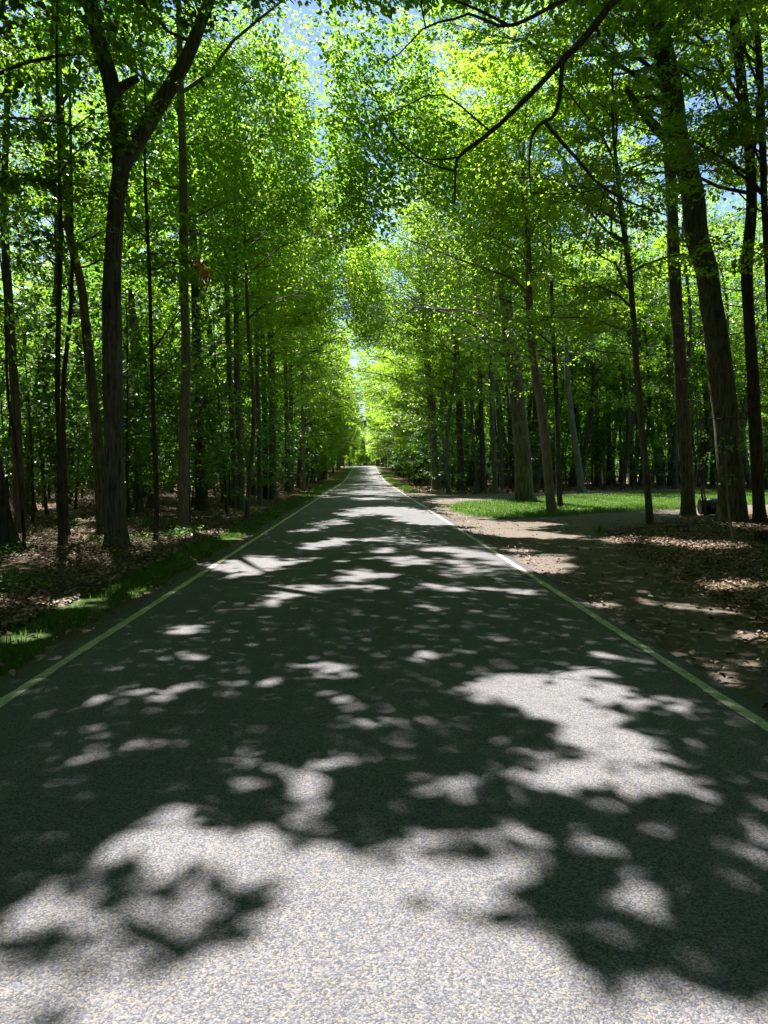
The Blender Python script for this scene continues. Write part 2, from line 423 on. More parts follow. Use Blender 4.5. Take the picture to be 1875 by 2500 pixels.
crop(1250, 1200, .3767, [(1300, 345, 200, 22), (1000, 320, 100, 18), (700, 310, 120, 18), (550, 722, 100, 16), (880, 712, 100, 12), (1200, 757, 150, 18), (1450, 605, 160, 26), (1590, 930, 80, 24), (1480, 1090, 100, 36), (1450, 1180, 120, 26), (1430, 1282, 50, 16), (500, 100, 200, 12), (1300, 15, 140, 10), (300, 60, 130, 30)])
crop(0, 1200, .3767, [(80, 945, 140, 22), (470, 712, 130, 30), (860, 655, 120, 22), (1320, 270, 130, 16), (600, 180, 80, 12), (240, 105, 120, 14), (1500, 290, 90, 20), (750, 720, 90, 18)], -.1)
def b1(p): return [(x * .5666, 1600 + y * .5666) for x, y in p]
def b2(p): return [(935 + x * .5666, 1600 + y * .5666) for x, y in p]
LITP = [b1([(-500, 1100), (0, 1090), (150, 1060), (330, 890), (520, 770), (760, 690), (900, 740), (960, 810), (1150, 745), (1330, 690), (1430, 670), (1400, 720), (1200, 790), (1440, 820), (1460, 880), (1650, 900), (1650, 2600), (-500, 2600)]),
        b2([(0, 900), (60, 785), (300, 775), (540, 825), (760, 890), (690, 950), (600, 1020), (560, 1120), (700, 1250), (900, 1420), (1250, 1500), (1659, 1560), (2400, 1700), (2400, 2600), (0, 2600)]),
        b2([(280, 150), (480, 95), (820, 65), (960, 100), (920, 160), (1160, 205), (1100, 240), (900, 235), (1100, 295), (1200, 380), (1330, 500), (1250, 560), (1400, 625), (1480, 690), (1300, 680), (950, 655), (740, 615), (560, 605), (640, 515), (830, 470), (650, 425),
            (700, 370), (760, 305), (600, 270), (470, 220), (340, 200)])]
SHADE = []
def crops(ox, oy, s, rows):
    for r in rows: SHADE.append((ox + r[0] * s, oy + r[1] * s, r[2] * s, r[3] * s, r[4] if len(r) > 4 else 0))
crops(*B1, [(880, 965, 110, 42), (510, 1125, 125, 38, -.15), (950, 1240, 150, 68, -.25), (1310, 920, 70, 22), (190, 1310, 210, 45), (600, 960, 70, 18), (80, 1588, 80, 30), (350, 1250, 90, 30), (250, 1030, 60, 25), (640, 1330, 120, 35)])
crops(*B2, [(140, 880, 45, 38), (590, 955, 70, 42), (1060, 580, 60, 18), (900, 365, 120, 8), (980, 447, 60, 11), (800, 1310, 120, 32), (1100, 1430, 160, 30, .3), (720, 330, 60, 12), (1040, 250, 70, 10)])
HALF = []
for (ox, oy, sc_), rows in ((B1, [(250, 1290, 360, 110), (560, 1040, 260, 60), (560, 1420, 300, 50), (900, 1100, 200, 90)]), (B2, [(1250, 1420, 320, 90), (420, 900, 160, 60), (760, 1080, 140, 80), (1000, 1250, 200, 60)])):
    HALF += [(ox + a * sc_, oy + b * sc_, c * sc_, d * sc_, 0) for a, b, c, d in rows]
def inell(L, x, y):
    m = np.zeros(len(x), bool)
    for cx, cyy, rx, ry, t in L:
        dx, dy = x - cx, y - cyy
        c, s = math.cos(t), math.sin(t)
        m |= ((dx * c + dy * s) / rx) ** 2 + ((-dx * s + dy * c) / ry) ** 2 < 1
    return m
def sunny(gx, gy):                # True where the photograph shows sun on the ground
    P = np.stack([gx, gy, np.zeros_like(gx)], 1)
    out = np.zeros(len(gx), bool)
    ok = (gy > 1.2) & (gy < 75) & (np.abs(gx) < 26)
    if not ok.any(): return out
    Pk = P[ok].copy(); sc = .05 + .012 * Pk[:, 1]
    Pk[:, 0] += sc * .9 * wob(Pk[:, 0], Pk[:, 1], .11, 1) + sc * 1.3 * wob(Pk[:, 0], Pk[:, 1], .33, 4); Pk[:, 1] += sc * 1.6 * wob(Pk[:, 0], Pk[:, 1], .15, 7) + sc * 1.6 * wob(Pk[:, 0], Pk[:, 1], .4, 2)
    p = project(Pk); x, y = p[:, 0], p[:, 1]
    m = inell(LIT, x, y)
    for poly in LITP: m |= inpoly(poly, x, y)
    m &= ~(inell(SHADE, x, y) & ~inell(LIT, x, y))
    # behind the lower edge of the picture
    out[ok] = m
    fr = (gy > 40) & (gy < 260) & (np.abs(gx) < 4.5)
    out |= fr & (wob(gx * .55, gy * .7, .55, 3) + .7 * wob(gx * .2, gy * .5, 1.4, 8) + .5 * wob(gx, gy, .25, 5) > .52)
    return out

def shades_sun(P, share=.14):       # boughs that would bar the open sunny stretch of the near road are missing
    z = P[:, 2]
    gx = P[:, 0] - S[0] / S[2] * z; gy = P[:, 1] - S[1] / S[2] * z
    near_ = (gy > 1.5) & (gy < 16) & (np.abs(gx) < 3.8)
    if not near_.any(): return False
    return (near_ & sunny(gx, gy)).mean() > share
# ------------------------------------------------------------------ trees
class Tree:
    def __init__(s, rng): s.rng = rng; s.tr = Tubes(); s.br = Tubes(); s.sp = []   # sp: centre, axis, radius, n
def twigs(t, P, R, dens, s0=.25, rad=.6, drop=.25, sec=1.7, leafy=1.0):
    """side twigs and flat sprays of leaves along a limb"""
    r = t.rng; rad *= 1.22; dens *= 1.25; sec *= 1.05
    d = np.concatenate([[0], np.cumsum(np.linalg.norm(np.diff(P, axis=0), axis=1))]); L = d[-1]
    n2 = max(2, int(L * sec))
    sgn = 1 if r.rand() < .5 else -1
    for i in range(n2):
        s = s0 + (1 - s0) * (i + r.uniform(.2, .8)) / n2
        x = s * L; k = min(np.searchsorted(d, x) - 1, len(P) - 2); k = max(k, 0)
        f = (x - d[k]) / max(d[k + 1] - d[k], 1e-6)
        p = P[k] * (1 - f) + P[k + 1] * f; tg = unit(P[k + 1] - P[k]); rb = R[k] * (1 - f) + R[k + 1] * f
        sgn = -sgn
        side = np.cross(tg, [0, 0, 1.0])
        if np.linalg.norm(side) < .2: side = np.array([math.cos(i * 2.4), math.sin(i * 2.4), 0])
        side = unit(side)
        a = r.uniform(.6, 1.15)
        dr = unit(tg * math.cos(a) + side * sgn * math.sin(a) + np.array([0, 0, r.normal(0, .18)]))
        l2 = max(.5, (.22 + .3 * r.rand()) * L * (1.15 - .7 * s))
        l2 = min(l2, 2.6)
        u = np.linspace(0, 1, 4)[:, None]
        q = p + dr * l2 * u + np.array([0, 0, -drop * l2]) * u ** 2 + r.normal(0, .04, (4, 3)) * u * l2
        r2 = min(rb * .6, .004 + .006 * l2)
        if shades_sun(q, .4): continue
        t.br.add(q, r2 * (1 - .8 * u[:, 0]), 3)
        if r.rand() > leafy: continue
        for uu in ((.95,) if l2 < .8 else (.3, .9) if l2 < 1.6 else (.18, .58, 1.0)):
            c = q[0] + (q[-1] - q[0]) * uu
            rr = rad * r.uniform(.7, 1.25)
            t.sp.append((c, dr, rr, max(3, int(dens * rr * rr * r.uniform(.3, 1.6)))))
    rr = rad
    t.sp.append((P[-1], unit(P[-1] - P[-2]), rr, int(dens * rr * rr)))
def limb_curve(p, az, el, L, r, bend=.3, n=7):
    u = np.linspace(0, 1, n)
    out = [np.array(p, float)]
    for i in range(1, n):
        e = el + bend * u[i] + r.normal(0, .17); a = az + r.normal(0, .26)
        out.append(out[-1] + L / (n - 1) * np.array([math.cos(a) * math.cos(e), math.sin(a) * math.cos(e), math.sin(e)]))
        az += r.normal(0, .07)
    return np.array(out)
def limbs(t, TP, TR, cb, spread, nl, dens, bias=None, rad=.6, low=.52, high=1.15, leafy=1.0, limbr=1.0):
    r = t.rng; z0, z1 = max(cb, TP[0, 2] + .4), TP[-1, 2]
    az0 = r.uniform(0, 6.28)
    for i in range(nl):
        f = (i + r.uniform(.1, .9)) / nl
        z = z0 + (z1 - z0) * f ** .9
        k = min(max(np.searchsorted(TP[:, 2], z) - 1, 0), len(TP) - 2)
        g = (z - TP[k, 2]) / max(TP[k + 1, 2] - TP[k, 2], 1e-6)
        p = TP[k] * (1 - g) + TP[k + 1] * g; rt = TR[k] * (1 - g) + TR[k + 1] * g
        az = az0 + i * 2.4 + r.normal(0, .3)
        L = spread * (.62 + .38 * math.sin(math.pi * min(1, f * 1.05 + .1))) * r.uniform(.75, 1.15) * (1 - .45 * f ** 2)
        if bias is not None and r.rand() < bias[1]:
            az = bias[0] + r.normal(0, .6); L *= 1.5
        el = low + (high - low) * f + r.normal(0, .12)
        P = limb_curve(p, az, el, L, r, -.5 + .3 * f if low > .2 else -.3)
        if shades_sun(P): continue
        r0 = min(rt * .62, (.006 + .0095 * L) * limbr)
        R = r0 * (1 - .85 * np.linspace(0, 1, len(P)))
        t.br.add(P, R, 5)
        twigs(t, P, R, dens * (r.uniform(.25, 1.0) if r.rand() < .4 else r.uniform(1.0, 1.7)), .08, rad, leafy=leafy)
    t.sp.append((TP[-1], np.array([0, 0, 1.0]), rad, int(dens * rad * rad)))
def sprays_to_leaves(rng, sp, L0, wr=.75, clump=True):
    if not sp: return None
    c = np.array([s[0] for s in sp]); ax = np.array([s[1] for s in sp]); rr = np.array([s[2] for s in sp]); n = np.array([s[3] for s in sp])
    k = len(sp)
    # each spray's own plane, close to level and tipping down outward
    nn = unit(np.stack([rng.normal(0, .30, k), rng.normal(0, .30, k), np.ones(k)], 1) + ax * np.array([.28, .28, 0]))
    t1 = unit(ax - (ax * nn).sum(1)[:, None] * nn); t2 = np.cross(nn, t1)
    if clump: n = (n * 1.55).astype(int)
    i = np.repeat(np.arange(k), n); m = len(i)
    a = rng.uniform(0, 2 * np.pi, m); ru = np.sqrt(rng.uniform(0, 1, m)) * rr[i]
    e1 = np.cos(a) * 1.15; e2 = np.sin(a) * .85
    P = c[i] + t1[i] * (e1 * ru)[:, None] + t2[i] * (e2 * ru)[:, None] + nn[i] * rng.normal(0, .07, m)[:, None] - np.array([0, 0, 1.0]) * (.10 * ru ** 2)[:, None]
    D = unit(t1[i] * (np.cos(a) + .9)[:, None] + t2[i] * np.sin(a)[:, None] + rng.normal(0, .35, (m, 3)) - np.array([0, 0, .22]))
    N = unit(nn[i] + rng.normal(0, .19, (m, 3)))
    L = L0 * rng.uniform(.5, 1.45, m)
    out = [P, D, N, L, L * wr * rng.uniform(.85, 1.15, m)]
    if clump:                     # leaves gather in layered sprays with gaps between them
        x, y, z = P.T
        q = np.sin(4.1 * x + 1.7 * y + 2.3 * z + .4) + np.sin(-2.2 * x + 3.6 * y + 3.1 * z + 2) + np.sin(1.5 * x - 2.9 * y + 6.5 * z + 4) + np.sin(3.3 * x + 2.5 * y - 7.5 * z + 1) + .8 * np.sin(.9 * x + 1.1 * y - 1.6 * z)
        kp = q + rng.normal(0, .35, m) > -.15
        out = [a[kp] for a in out]
    return out
GAPX = -1.5
def prune(lv, rng):
    """the open cleft over the road, the clear way for traffic, and the gaps the sun comes through"""
    P = lv[0]
    x, y, z = P.T
    zz = z - prof(y)
    half = np.where(y < 85, .20 + .06 * (y < 42) + .95 * wob(y * .8, z, 1.5, 1), 1.0 + .6 * wob(y * .5, z, 2.5, 1))
    cut = (np.abs(x - np.where(y < 42, GAPX - .2, GAPX + .6) - np.where(y < 42, 1.2, .7) * wob(y * .6, z, 3.2, 2)) < half) & (zz > 6.5 - 1.5 * (y > 85)) & (y > 19.5)
    cut |= (np.abs(x) < 3.1) & (zz < 4.9)
    cut |= (np.abs(x) < 2.2) & (zz < 7.0) & (y > 3) & (y < 60)
    cut |= (x * x + y * y + (z - 1.6) ** 2) < 16
    gx = x - S[0] / S[2] * zz; gy = y - S[1] / S[2] * zz
    pr = .985 * np.ones(len(x))
    s = sunny(gx, gy)
    pp = project(np.stack([gx, np.maximum(gy, 1.0), 0 * gx], 1)); pr = np.where((gy > 1) & (gy < 6) & inell(HALF, pp[:, 0], pp[:, 1]), .55, pr)
    cut |= s & (rng.rand(len(x)) < pr)
    k = ~cut
    return [a[k] for a in lv]
UNIQUE = []
def finish(t, name, label, cat, base, barkm, leafm, lod, L0, group=None, uniq=False, wr=.75, parts=None):
    """make the objects of one tree; everything in t is in place coordinates, base is its foot"""
    root = tag(link(name, None, loc=base), label, cat, group)
    root.empty_display_size = .3
    b = np.array(base, float)
    v, q = t.tr.get(); v2, q2 = t.br.get()
    link("trunk", mesh("trunk", np.vstack([v, v2]) - b, [np.vstack([q, q2 + len(v)])], barkm, True), root)
    for pn, tb in (parts or []):
        v, q = tb.get(); link(pn, mesh(pn, v - b, [q], barkm, True), root)
    lv = sprays_to_leaves(t.rng, t.sp, L0, wr)
    rec = dict(root=root, base=b, lv=lv, lod=lod, m=leafm, rng=t.rng)
    if uniq: UNIQUE.append(rec)
    else: crown(rec)
    return root
def crown(rec):
    lv = rec['lv']
    if lv is None or not len(lv[0]): return
    v, q = leaf_mesh(*lv, rec['lod'])
    link("crown", mesh("crown", v - rec['base'], q, rec['m']), rec['root'])

def px_trunk(pts, Y, lean=0.0):
    return np.array([at(x, y, Y) + np.array([0, lean * i, 0]) for i, (x, y) in enumerate(pts)])
def hero(name, label, pts, wb, wt, H, cb, spread, nl, dens=46, barkm='bark', leafm='leaf', seed=0, bias=.45, rad=.6, extra=(), Y=None, lod=0, L0=.100, dead=0, group=None, cat='tree', Htaper=.35, leafy=1.0, k=14, flare_h=.28):
    rng = np.random.RandomState(seed + 100)
    base = ground_at(*pts[0]); Y = base[1] if Y is None else Y
    P = px_trunk(pts, Y)
    P[0, 2] = gz(P[0, 0], P[0, 1]) - .06
    top = P[-1]
    if top[2] < H - .5:
        d = unit(P[-1] - P[-2]); d = unit(d * np.array([.5, .5, 1]))
        m = max(2, int((H - top[2]) / 2.5))
        ext = [top + d * (H - top[2]) * (i + 1) / m + np.array([rng.normal(0, .12), rng.normal(0, .12), 0]) for i in range(m)]
        P = np.vstack([P, ext])
    TP = curve(P, max(14, int((P[-1, 2]) * 2.2)))
    h = (TP[:, 2] - TP[0, 2])
    hv = min(top[2], H)
    r0, r1 = wb / 2 / F * Y, wt / 2 / F * Y
    TR = np.where(h < hv, r0 + (r1 - r0) * np.clip(h / max(hv, .1), 0, 1), r1 * (1 - (1 - Htaper * .3) * (h - hv) / max(H - hv, .1)))
    TR = np.maximum(TR, .012)
    # extra rings low down so that the root flare is round
    lowz = np.array([0, .06, .14, .25, .4, .6, .9])
    lowP = np.array([[np.interp(z, h, TP[:, 0]), np.interp(z, h, TP[:, 1]), TP[0, 2] + z] for z in lowz])
    keep = h > 1.1
    TPf = np.vstack([lowP, TP[keep]]); TRf = np.concatenate([np.interp(lowz, h, TR), TR[keep]])
    nl = int(nl * 1.15); dens *= (2.9 if base[1] < 32 else 2.1) if lod == 0 else 1.8
    t = Tree(rng)
    t.tr.add(TPf, TRf, k, flare=rng.uniform(0, 6), fh=flare_h)
    parts = []
    for ex in extra:
        Pe = curve(px_trunk(ex['p'], ex.get('Y', Y)) + np.array(ex.get('off', (0, 0, 0))), ex.get('n', 12))
        w = np.array(ex['w'], float) / 2 / F * Y
        Re = np.interp(np.linspace(0, 1, len(Pe)), np.linspace(0, 1, len(w)), w)
        big_ = ex['w'][0] > 18
        tb = Tubes() if big_ else t.tr
        tb.add(Pe, Re, ex.get('k', 10))
        if big_: parts.append(('limb', tb))
        if ex.get('grow', 0):
            e = ex['grow']
            d = unit(Pe[-1] - Pe[-2]); d = unit(d + np.array([0, 0, .6]))
            Q2 = np.array([Pe[-1] + d * e * i / 5 + rng.normal(0, .1, 3) * (i > 0) for i in range(6)])
            tb.add(Q2, Re[-1] * (1 - .8 * np.linspace(0, 1, 6)), 8)
            limbs(t, np.vstack([Pe[len(Pe) // 3:], Q2[1:]]), np.concatenate([Re[len(Pe) // 3:], Re[-1] * (1 - .8 * np.linspace(0, 1, 6))[1:]]), Pe[len(Pe) // 3, 2], spread * .8, ex.get('nl', 8), dens, None, rad)
        elif ex.get('twigs', 0): twigs(t, Pe, Re, ex['twigs'], .2, .45, sec=ex.get('sec', 1.5))
    bz = math.pi if TP[0, 0] > 0 else 0.0
    if nl: limbs(t, TP, TR, cb, spread, nl, dens, (bz, bias) if bias else None, rad, leafy=leafy)
    for i in range(dead):         # bare dead twigs below the crown
        z = rng.uniform(2.2, max(cb, 5)); p = np.array([np.interp(z, TP[:, 2], TP[:, 0]), np.interp(z, TP[:, 2], TP[:, 1]), z])
        az = (bz + rng.normal(0, .9)); Ld = rng.uniform(.8, 2.6)
        q = limb_curve(p, az, rng.uniform(-.1, .35), Ld, rng, -.1, 6)
        t.br.add(q, (.007 + .006 * Ld) * (1 - .85 * np.linspace(0, 1, 6)), 4)
        for s in range(int(Ld * 2)):
            kq = rng.randint(1, 5); q2 = limb_curve(q[kq], az + rng.choice([-1, 1]) * rng.uniform(.5, 1.1), rng.uniform(-.3, .3), rng.uniform(.2, .8), rng, 0, 4)
            t.br.add(q2, .005 * (1 - .7 * np.linspace(0, 1, 4)), 3)
    return finish(t, name, label, cat, (float(TP[0, 0]), float(TP[0, 1]), float(gz(TP[0, 0], TP[0, 1]))), M[barkm], M[leafm], lod, L0, group, True, parts=parts)

# ---- trees one can point to, left of the road
hero("forked_maple", "stout lichen-grey maple with a high V-shaped fork on the road's left side", [(284, 1333), (282, 1250), (277, 1000), (273, 720), (285, 480), (297, 400), (276, 226), (262, 170), (241, 94), (215, -60)], 50, 34, 17, 10.5, 4.2, 14, seed=1,
     extra=[dict(p=[(296, 408), (330, 352), (407, 226), (452, 150), (490, 56), (540, -80)], w=[40, 40, 36, 32, 28, 24], grow=4, nl=8),
            dict(p=[(277, 235), (300, 210), (338, 190)], w=[26, 22, 17], k=8, n=6)], k=18)
hero("leaning_maple", "dark maple with a flared foot leaning away from the road, nearest on the left", [(20, 1350), (5, 1290), (-14, 1180), (-40, 1000), (-80, 700), (-120, 300)], 52, 38, 16, 6.5, 4.2, 18, seed=2, barkm='bark_dark')
hero("sapling", "thin crooked sapling rising beside the dark leaning maple", [(60, 1340), (58, 1290), (47, 1170), (34, 1050), (19, 960), (10, 700)], 8, 5, 8, 3.2, 1.5, 10, seed=3, barkm='bark_dark', leafm='leaf_low', bias=None)
hero("slim_maple", "slim straight dark maple between the leaning maple and the forked maple", [(149, 1335), (148, 1250), (143, 1040), (140, 950), (143, 770), (148, 560)], 14, 10, 13, 5.5, 2.6, 14, seed=4, barkm='bark_dark')
hero("slim_maple", "dark slim maple tilting right as it rises, behind the straight slim maple", [(166, 1306), (160, 1220), (154, 960), (162, 860), (172, 760), (176, 600)], 11, 9, 14, 6, 2.6, 14, seed=5, barkm='bark_dark')
hero("maple", "mid-sized grey maple seen behind the thin crooked sapling", [(49, 1295), (48, 1200), (36, 960), (28, 830), (22, 740), (10, 500)], 24, 17, 18, 7.5, 3.6, 16, seed=6)
hero("maple", "straight maple that leans left behind the forked maple and splits high up", [(250, 1288), (247, 1200), (236, 1050), (220, 900), (206, 760), (199, 700), (172, 580), (165, 500), (160, 390), (150, 300)], 27, 17, 18, 10.5, 3.4, 16, seed=7,
     extra=[dict(p=[(166, 560), (140, 530), (105, 490), (80, 440)], w=[13, 11, 9, 6], twigs=40)])
hero("maple", "shaded maple just right of and behind the forked maple", [(341, 1250), (338, 1180), (332, 1000), (326, 850), (322, 760), (318, 560)], 19, 12, 19, 8, 3.4, 16, seed=8)
hero("slim_maple", "slender near-black young maple with side branches between the forked and the sunlit-barked maple", [(379, 1318), (382, 1220), (374, 1000), (372, 950), (368, 800), (364, 640), (354, 430)], 12, 7, 12, 5.2, 2.6, 16, seed=9, barkm='bark_dark',
     extra=[dict(p=[(373, 855), (395, 825), (425, 780), (448, 745)], w=[5, 4, 4, 2], k=5, twigs=40), dict(p=[(376, 930), (400, 910), (440, 872)], w=[5, 4, 2], k=5, twigs=30)])
hero("maple", "maple with sunlit bark low down and a splayed root at the leaf litter's edge", [(446, 1292), (448, 1220), (450, 1020), (454, 905), (452, 780), (449, 700), (448, 560), (447, 420), (440, 200)], 27, 17, 17, 7, 3.6, 16, seed=10, barkm='bark_pale')  # pale bark colour stands in for light falling on this trunk
hero("maple", "dark maple standing behind the sunlit-barked maple", [(490, 1246), (489, 1170), (484, 1000), (480, 850), (472, 600)], 26, 18, 19, 7.5, 3.6, 16, seed=11, barkm='bark_dark')
hero("maple", "maple of a close pair, right of the sunlit-barked maple", [(573, 1241), (572, 1150), (566, 1000), (560, 900), (552, 600)], 15, 11, 18, 7, 3.4, 15, leafm='leaf2', seed=12)
hero("maple", "second trunk of the close pair, slightly thicker", [(588, 1243), (588, 1150), (582, 1000), (578, 900), (575, 600)], 17, 12, 18, 7, 3.6, 15, leafm='leaf2', seed=13)
hero("slim_maple", "slim maple leaning toward the road at the verge, pale on its road side", [(604, 1264), (607, 1200), (617, 1080), (620, 1000), (612, 880), (604, 760)], 12, 8, 13, 4.2, 3.0, 15, leafm='leaf2', seed=14)
hero("maple", "straight grey maple behind the slim verge maple", [(634, 1231), (634, 1150), (632, 1050), (628, 900)], 13, 10, 18, 6.5, 3.6, 15, leafm='leaf2', seed=15)
hero("maple", "dark-barked maple touching a broad pale trunk", [(648, 1217), (648, 1150), (646, 1000), (640, 800)], 14, 10, 19, 6, 3.8, 15, leafm='leaf2', seed=16, barkm='bark_dark')
hero("maple", "broad pale-brown trunk with a leafless stub in the left row", [(666, 1218), (666, 1150), (664, 1000), (660, 800)], 20, 15, 19, 6, 4.2, 16, leafm='leaf2', seed=17)
hero("maple", "dark maple beside twin grey stems in the left row", [(701, 1203), (701, 1150), (700, 1050), (697, 900)], 12, 9, 18, 5.2, 4.0, 15, leafm='leaf2', seed=18, barkm='bark_dark')
hero("maple", "pale stem of the twin in the left row", [(711, 1202), (712, 1150), (711, 1050), (709, 900)], 11, 9, 18, 5, 4.0, 15, leafm='leaf2', seed=19)
hero("maple", "light-grey trunk near the verge half-way along the left row", [(743, 1197), (742, 1140), (740, 1050), (738, 900)], 9, 8, 18, 4.6, 4.4, 15, leafm='leaf2', seed=20, barkm='bark_pale')
# ---- right of the road
hero("big_maple", "massive furrowed maple with a bulge and a burl scar, leaning over the driveway", [(1789, 1273), (1788, 1235), (1766, 964), (1736, 738), (1725, 660), (1702, 584), (1691, 471), (1657, 339), (1638, 207), (1608, 75), (1589, 0), (1560, -160)], 62, 43, 21, 11.5, 5.8, 24, leafm='leaf2', seed=30, flare_h=.5, dead=6,
     extra=[dict(p=[(1632, 345), (1600, 310), (1565, 270), (1530, 215)], w=[26, 22, 17, 11], twigs=40), dict(p=[(1697, 470), (1684, 457), (1674, 448)], w=[26, 22, 18], k=8, n=4)], k=20)
hero("maple", "straight furrowed maple just left of the massive maple", [(1681, 1258), (1679, 1200), (1663, 926), (1655, 800), (1646, 660), (1640, 490), (1634, 377), (1622, 150)], 34, 25, 21, 9.5, 4.8, 22, dens=46, leafm='leaf2', seed=31, dead=9)
hero("maple", "dark maple tight behind the massive maple on its right", [(1856, 1277), (1852, 1220), (1837, 907), (1826, 738), (1824, 640), (1835, 500), (1830, 377), (1812, 220), (1790, 20)], 30, 22, 19, 9.0, 4.6, 22, leafm='leaf2', seed=32, barkm='bark_dark', dead=8)
hero("slim_maple", "slim dark maple hugging the right edge, bare-limbed below", [(1905, 1290), (1890, 900), (1868, 527), (1860, 301), (1853, 132), (1838, 0)], 20, 14, 15, 6.5, 3.0, 14, leafm='leaf2', seed=33, barkm='bark_dark', dead=8,
     extra=[dict(p=[(1866, 480), (1830, 445), (1790, 410), (1750, 378)], w=[9, 8, 7, 4], k=6, twigs=20)])
hero("slim_maple", "lone slim maple at the driveway's near edge", [(1588, 1278), (1582, 1210), (1574, 1114), (1559, 964), (1546, 775), (1538, 670), (1521, 546), (1512, 470)], 18, 12, 14, 5.0, 3.8, 16, dens=60, leafm='leaf2', seed=34, dead=3)
hero("slim_maple", "curved maple with lit patchy bark on the grass island", [(1348, 1254), (1342, 1200), (1329, 1058), (1312, 945), (1300, 860), (1293, 775), (1290, 600)], 25, 14, 15, 5.0, 4.2, 17, dens=60, leafm='leaf2', seed=35, barkm='bark_pale', dead=3)  # light on the trunk is put into its pale bark colour
hero("slim_maple", "thin dark tree right behind the curved lit-barked maple", [(1368, 1239), (1364, 1180), (1361, 1050), (1355, 900), (1348, 760)], 13, 9, 15, 4.6, 3.6, 15, dens=60, leafm='leaf2', seed=36, barkm='bark_dark')
hero("big_maple", "thick furrowed maple with spreading roots at the grass island's far tip", [(1284, 1224), (1279, 1180), (1273, 1077), (1257, 926), (1245, 840), (1230, 680), (1215, 500)], 44, 26, 23, 5.6, 6.4, 24, dens=58, leafm='leaf2', seed=37)
hero("birch", "leaning white-barked birch at the back of the grass", [(1421, 1203), (1415, 1160), (1404, 1080), (1393, 1001), (1384, 900)], 19, 12, 18, 7, 4.0, 20, seed=38, barkm='bark_birch')
hero("birch", "pale green-white leaning trunk behind the lone slim maple", [(1613, 1188), (1606, 1130), (1589, 1040), (1574, 964), (1560, 850)], 19, 12, 19, 7.5, 4.2, 20, seed=39, barkm='bark_birch')
for i, (x, lab, wb) in enumerate(((1460, "dark upright trunk at the wood's edge just right of the white birch", 9), (1488, "thicker dark trunk at the wood's edge between the birch and the pale leaning trunk", 14), (1516, "straight black trunk at the wood's edge left of the lone slim maple", 8),
                                  (1543, "dark trunk at the wood's edge showing behind the lone slim maple's left side", 9), (1637, "dark trunk at the wood's edge left of the straight furrowed maple", 13), (1740, "brown trunk in the far wood seen between the straight and the massive maple", 12))):
    hero("maple", lab, [(x, 1192 - (i % 3) * 3), (x - 1, 1100), (x - 4, 950), (x - 6, 800)], wb, wb * .75, 21, 4.5, 4.6, 26, dens=44, seed=50 + i, barkm='bark_dark', lod=1, L0=.15, k=10)
hero("maple", "tall brown maple with a clean trunk first in the right row", [(1064, 1196), (1062, 1150), (1058, 1090), (1053, 1000), (1040, 850)], 21, 15, 23, 6, 6.2, 30, leafm='leaf2', seed=60)
hero("slim_maple", "thin leaning pole right beside the right row's tall brown maple", [(1088, 1189), (1083, 1150), (1072, 1085), (1062, 1000)], 8, 6, 14, 6, 2.6, 12, leafm='leaf2', seed=61)
hero("slim_maple", "pale crooked young maple left of the right row's tall brown maple", [(1046, 1177), (1044, 1140), (1036, 1095), (1030, 1050)], 7, 5, 12, 4, 2.8, 12, leafm='leaf2', seed=62, barkm='bark_pale')
hero("maple", "dark maple with a broken limb at its foot beside the far verge", [(1033, 1177), (1032, 1140), (1029, 1050), (1025, 900)], 10, 8, 18, 5, 4.6, 16, leafm='leaf2', seed=63, barkm='bark_dark')
hero("maple", "dark maple behind the green utility pedestal's left side", [(1126, 1199), (1125, 1140), (1122, 1050), (1118, 900)], 18, 13, 22, 6, 5.4, 24, leafm='leaf2', seed=64, barkm='bark_dark')
hero("maple", "black-barked trunk between the pedestal and the meter box post", [(1180, 1200), (1179, 1140), (1176, 1050), (1170, 900)], 14, 11, 22, 6, 5.2, 22, leafm='leaf2', seed=65, barkm='bark_dark')
hero("slim_maple", "slim trunk leaning behind the green utility pedestal", [(1166, 1200), (1163, 1140), (1156, 1080), (1150, 950)], 8, 6, 15, 6, 3, 14, leafm='leaf2', seed=66)
hero("maple", "mossy greenish trunk just right of the meter box post", [(1209, 1203), (1208, 1140), (1203, 1050), (1198, 900)], 14, 11, 22, 6, 5.2, 22, leafm='leaf2', seed=67, barkm='bark')
hero("maple", "reddish-brown trunk between the mossy trunk and the thick furrowed maple", [(1226, 1196), (1223, 1140), (1219, 1050), (1212, 900)], 12, 9, 18, 6.5, 3.8, 16, leafm='leaf2', seed=68)
hero("maple", "dark trunk partly hidden by the thick furrowed maple's left side", [(1250, 1193), (1249, 1140), (1246, 1050), (1241, 900)], 15, 12, 22, 6, 5.2, 22, leafm='leaf2', seed=69, barkm='bark_dark')
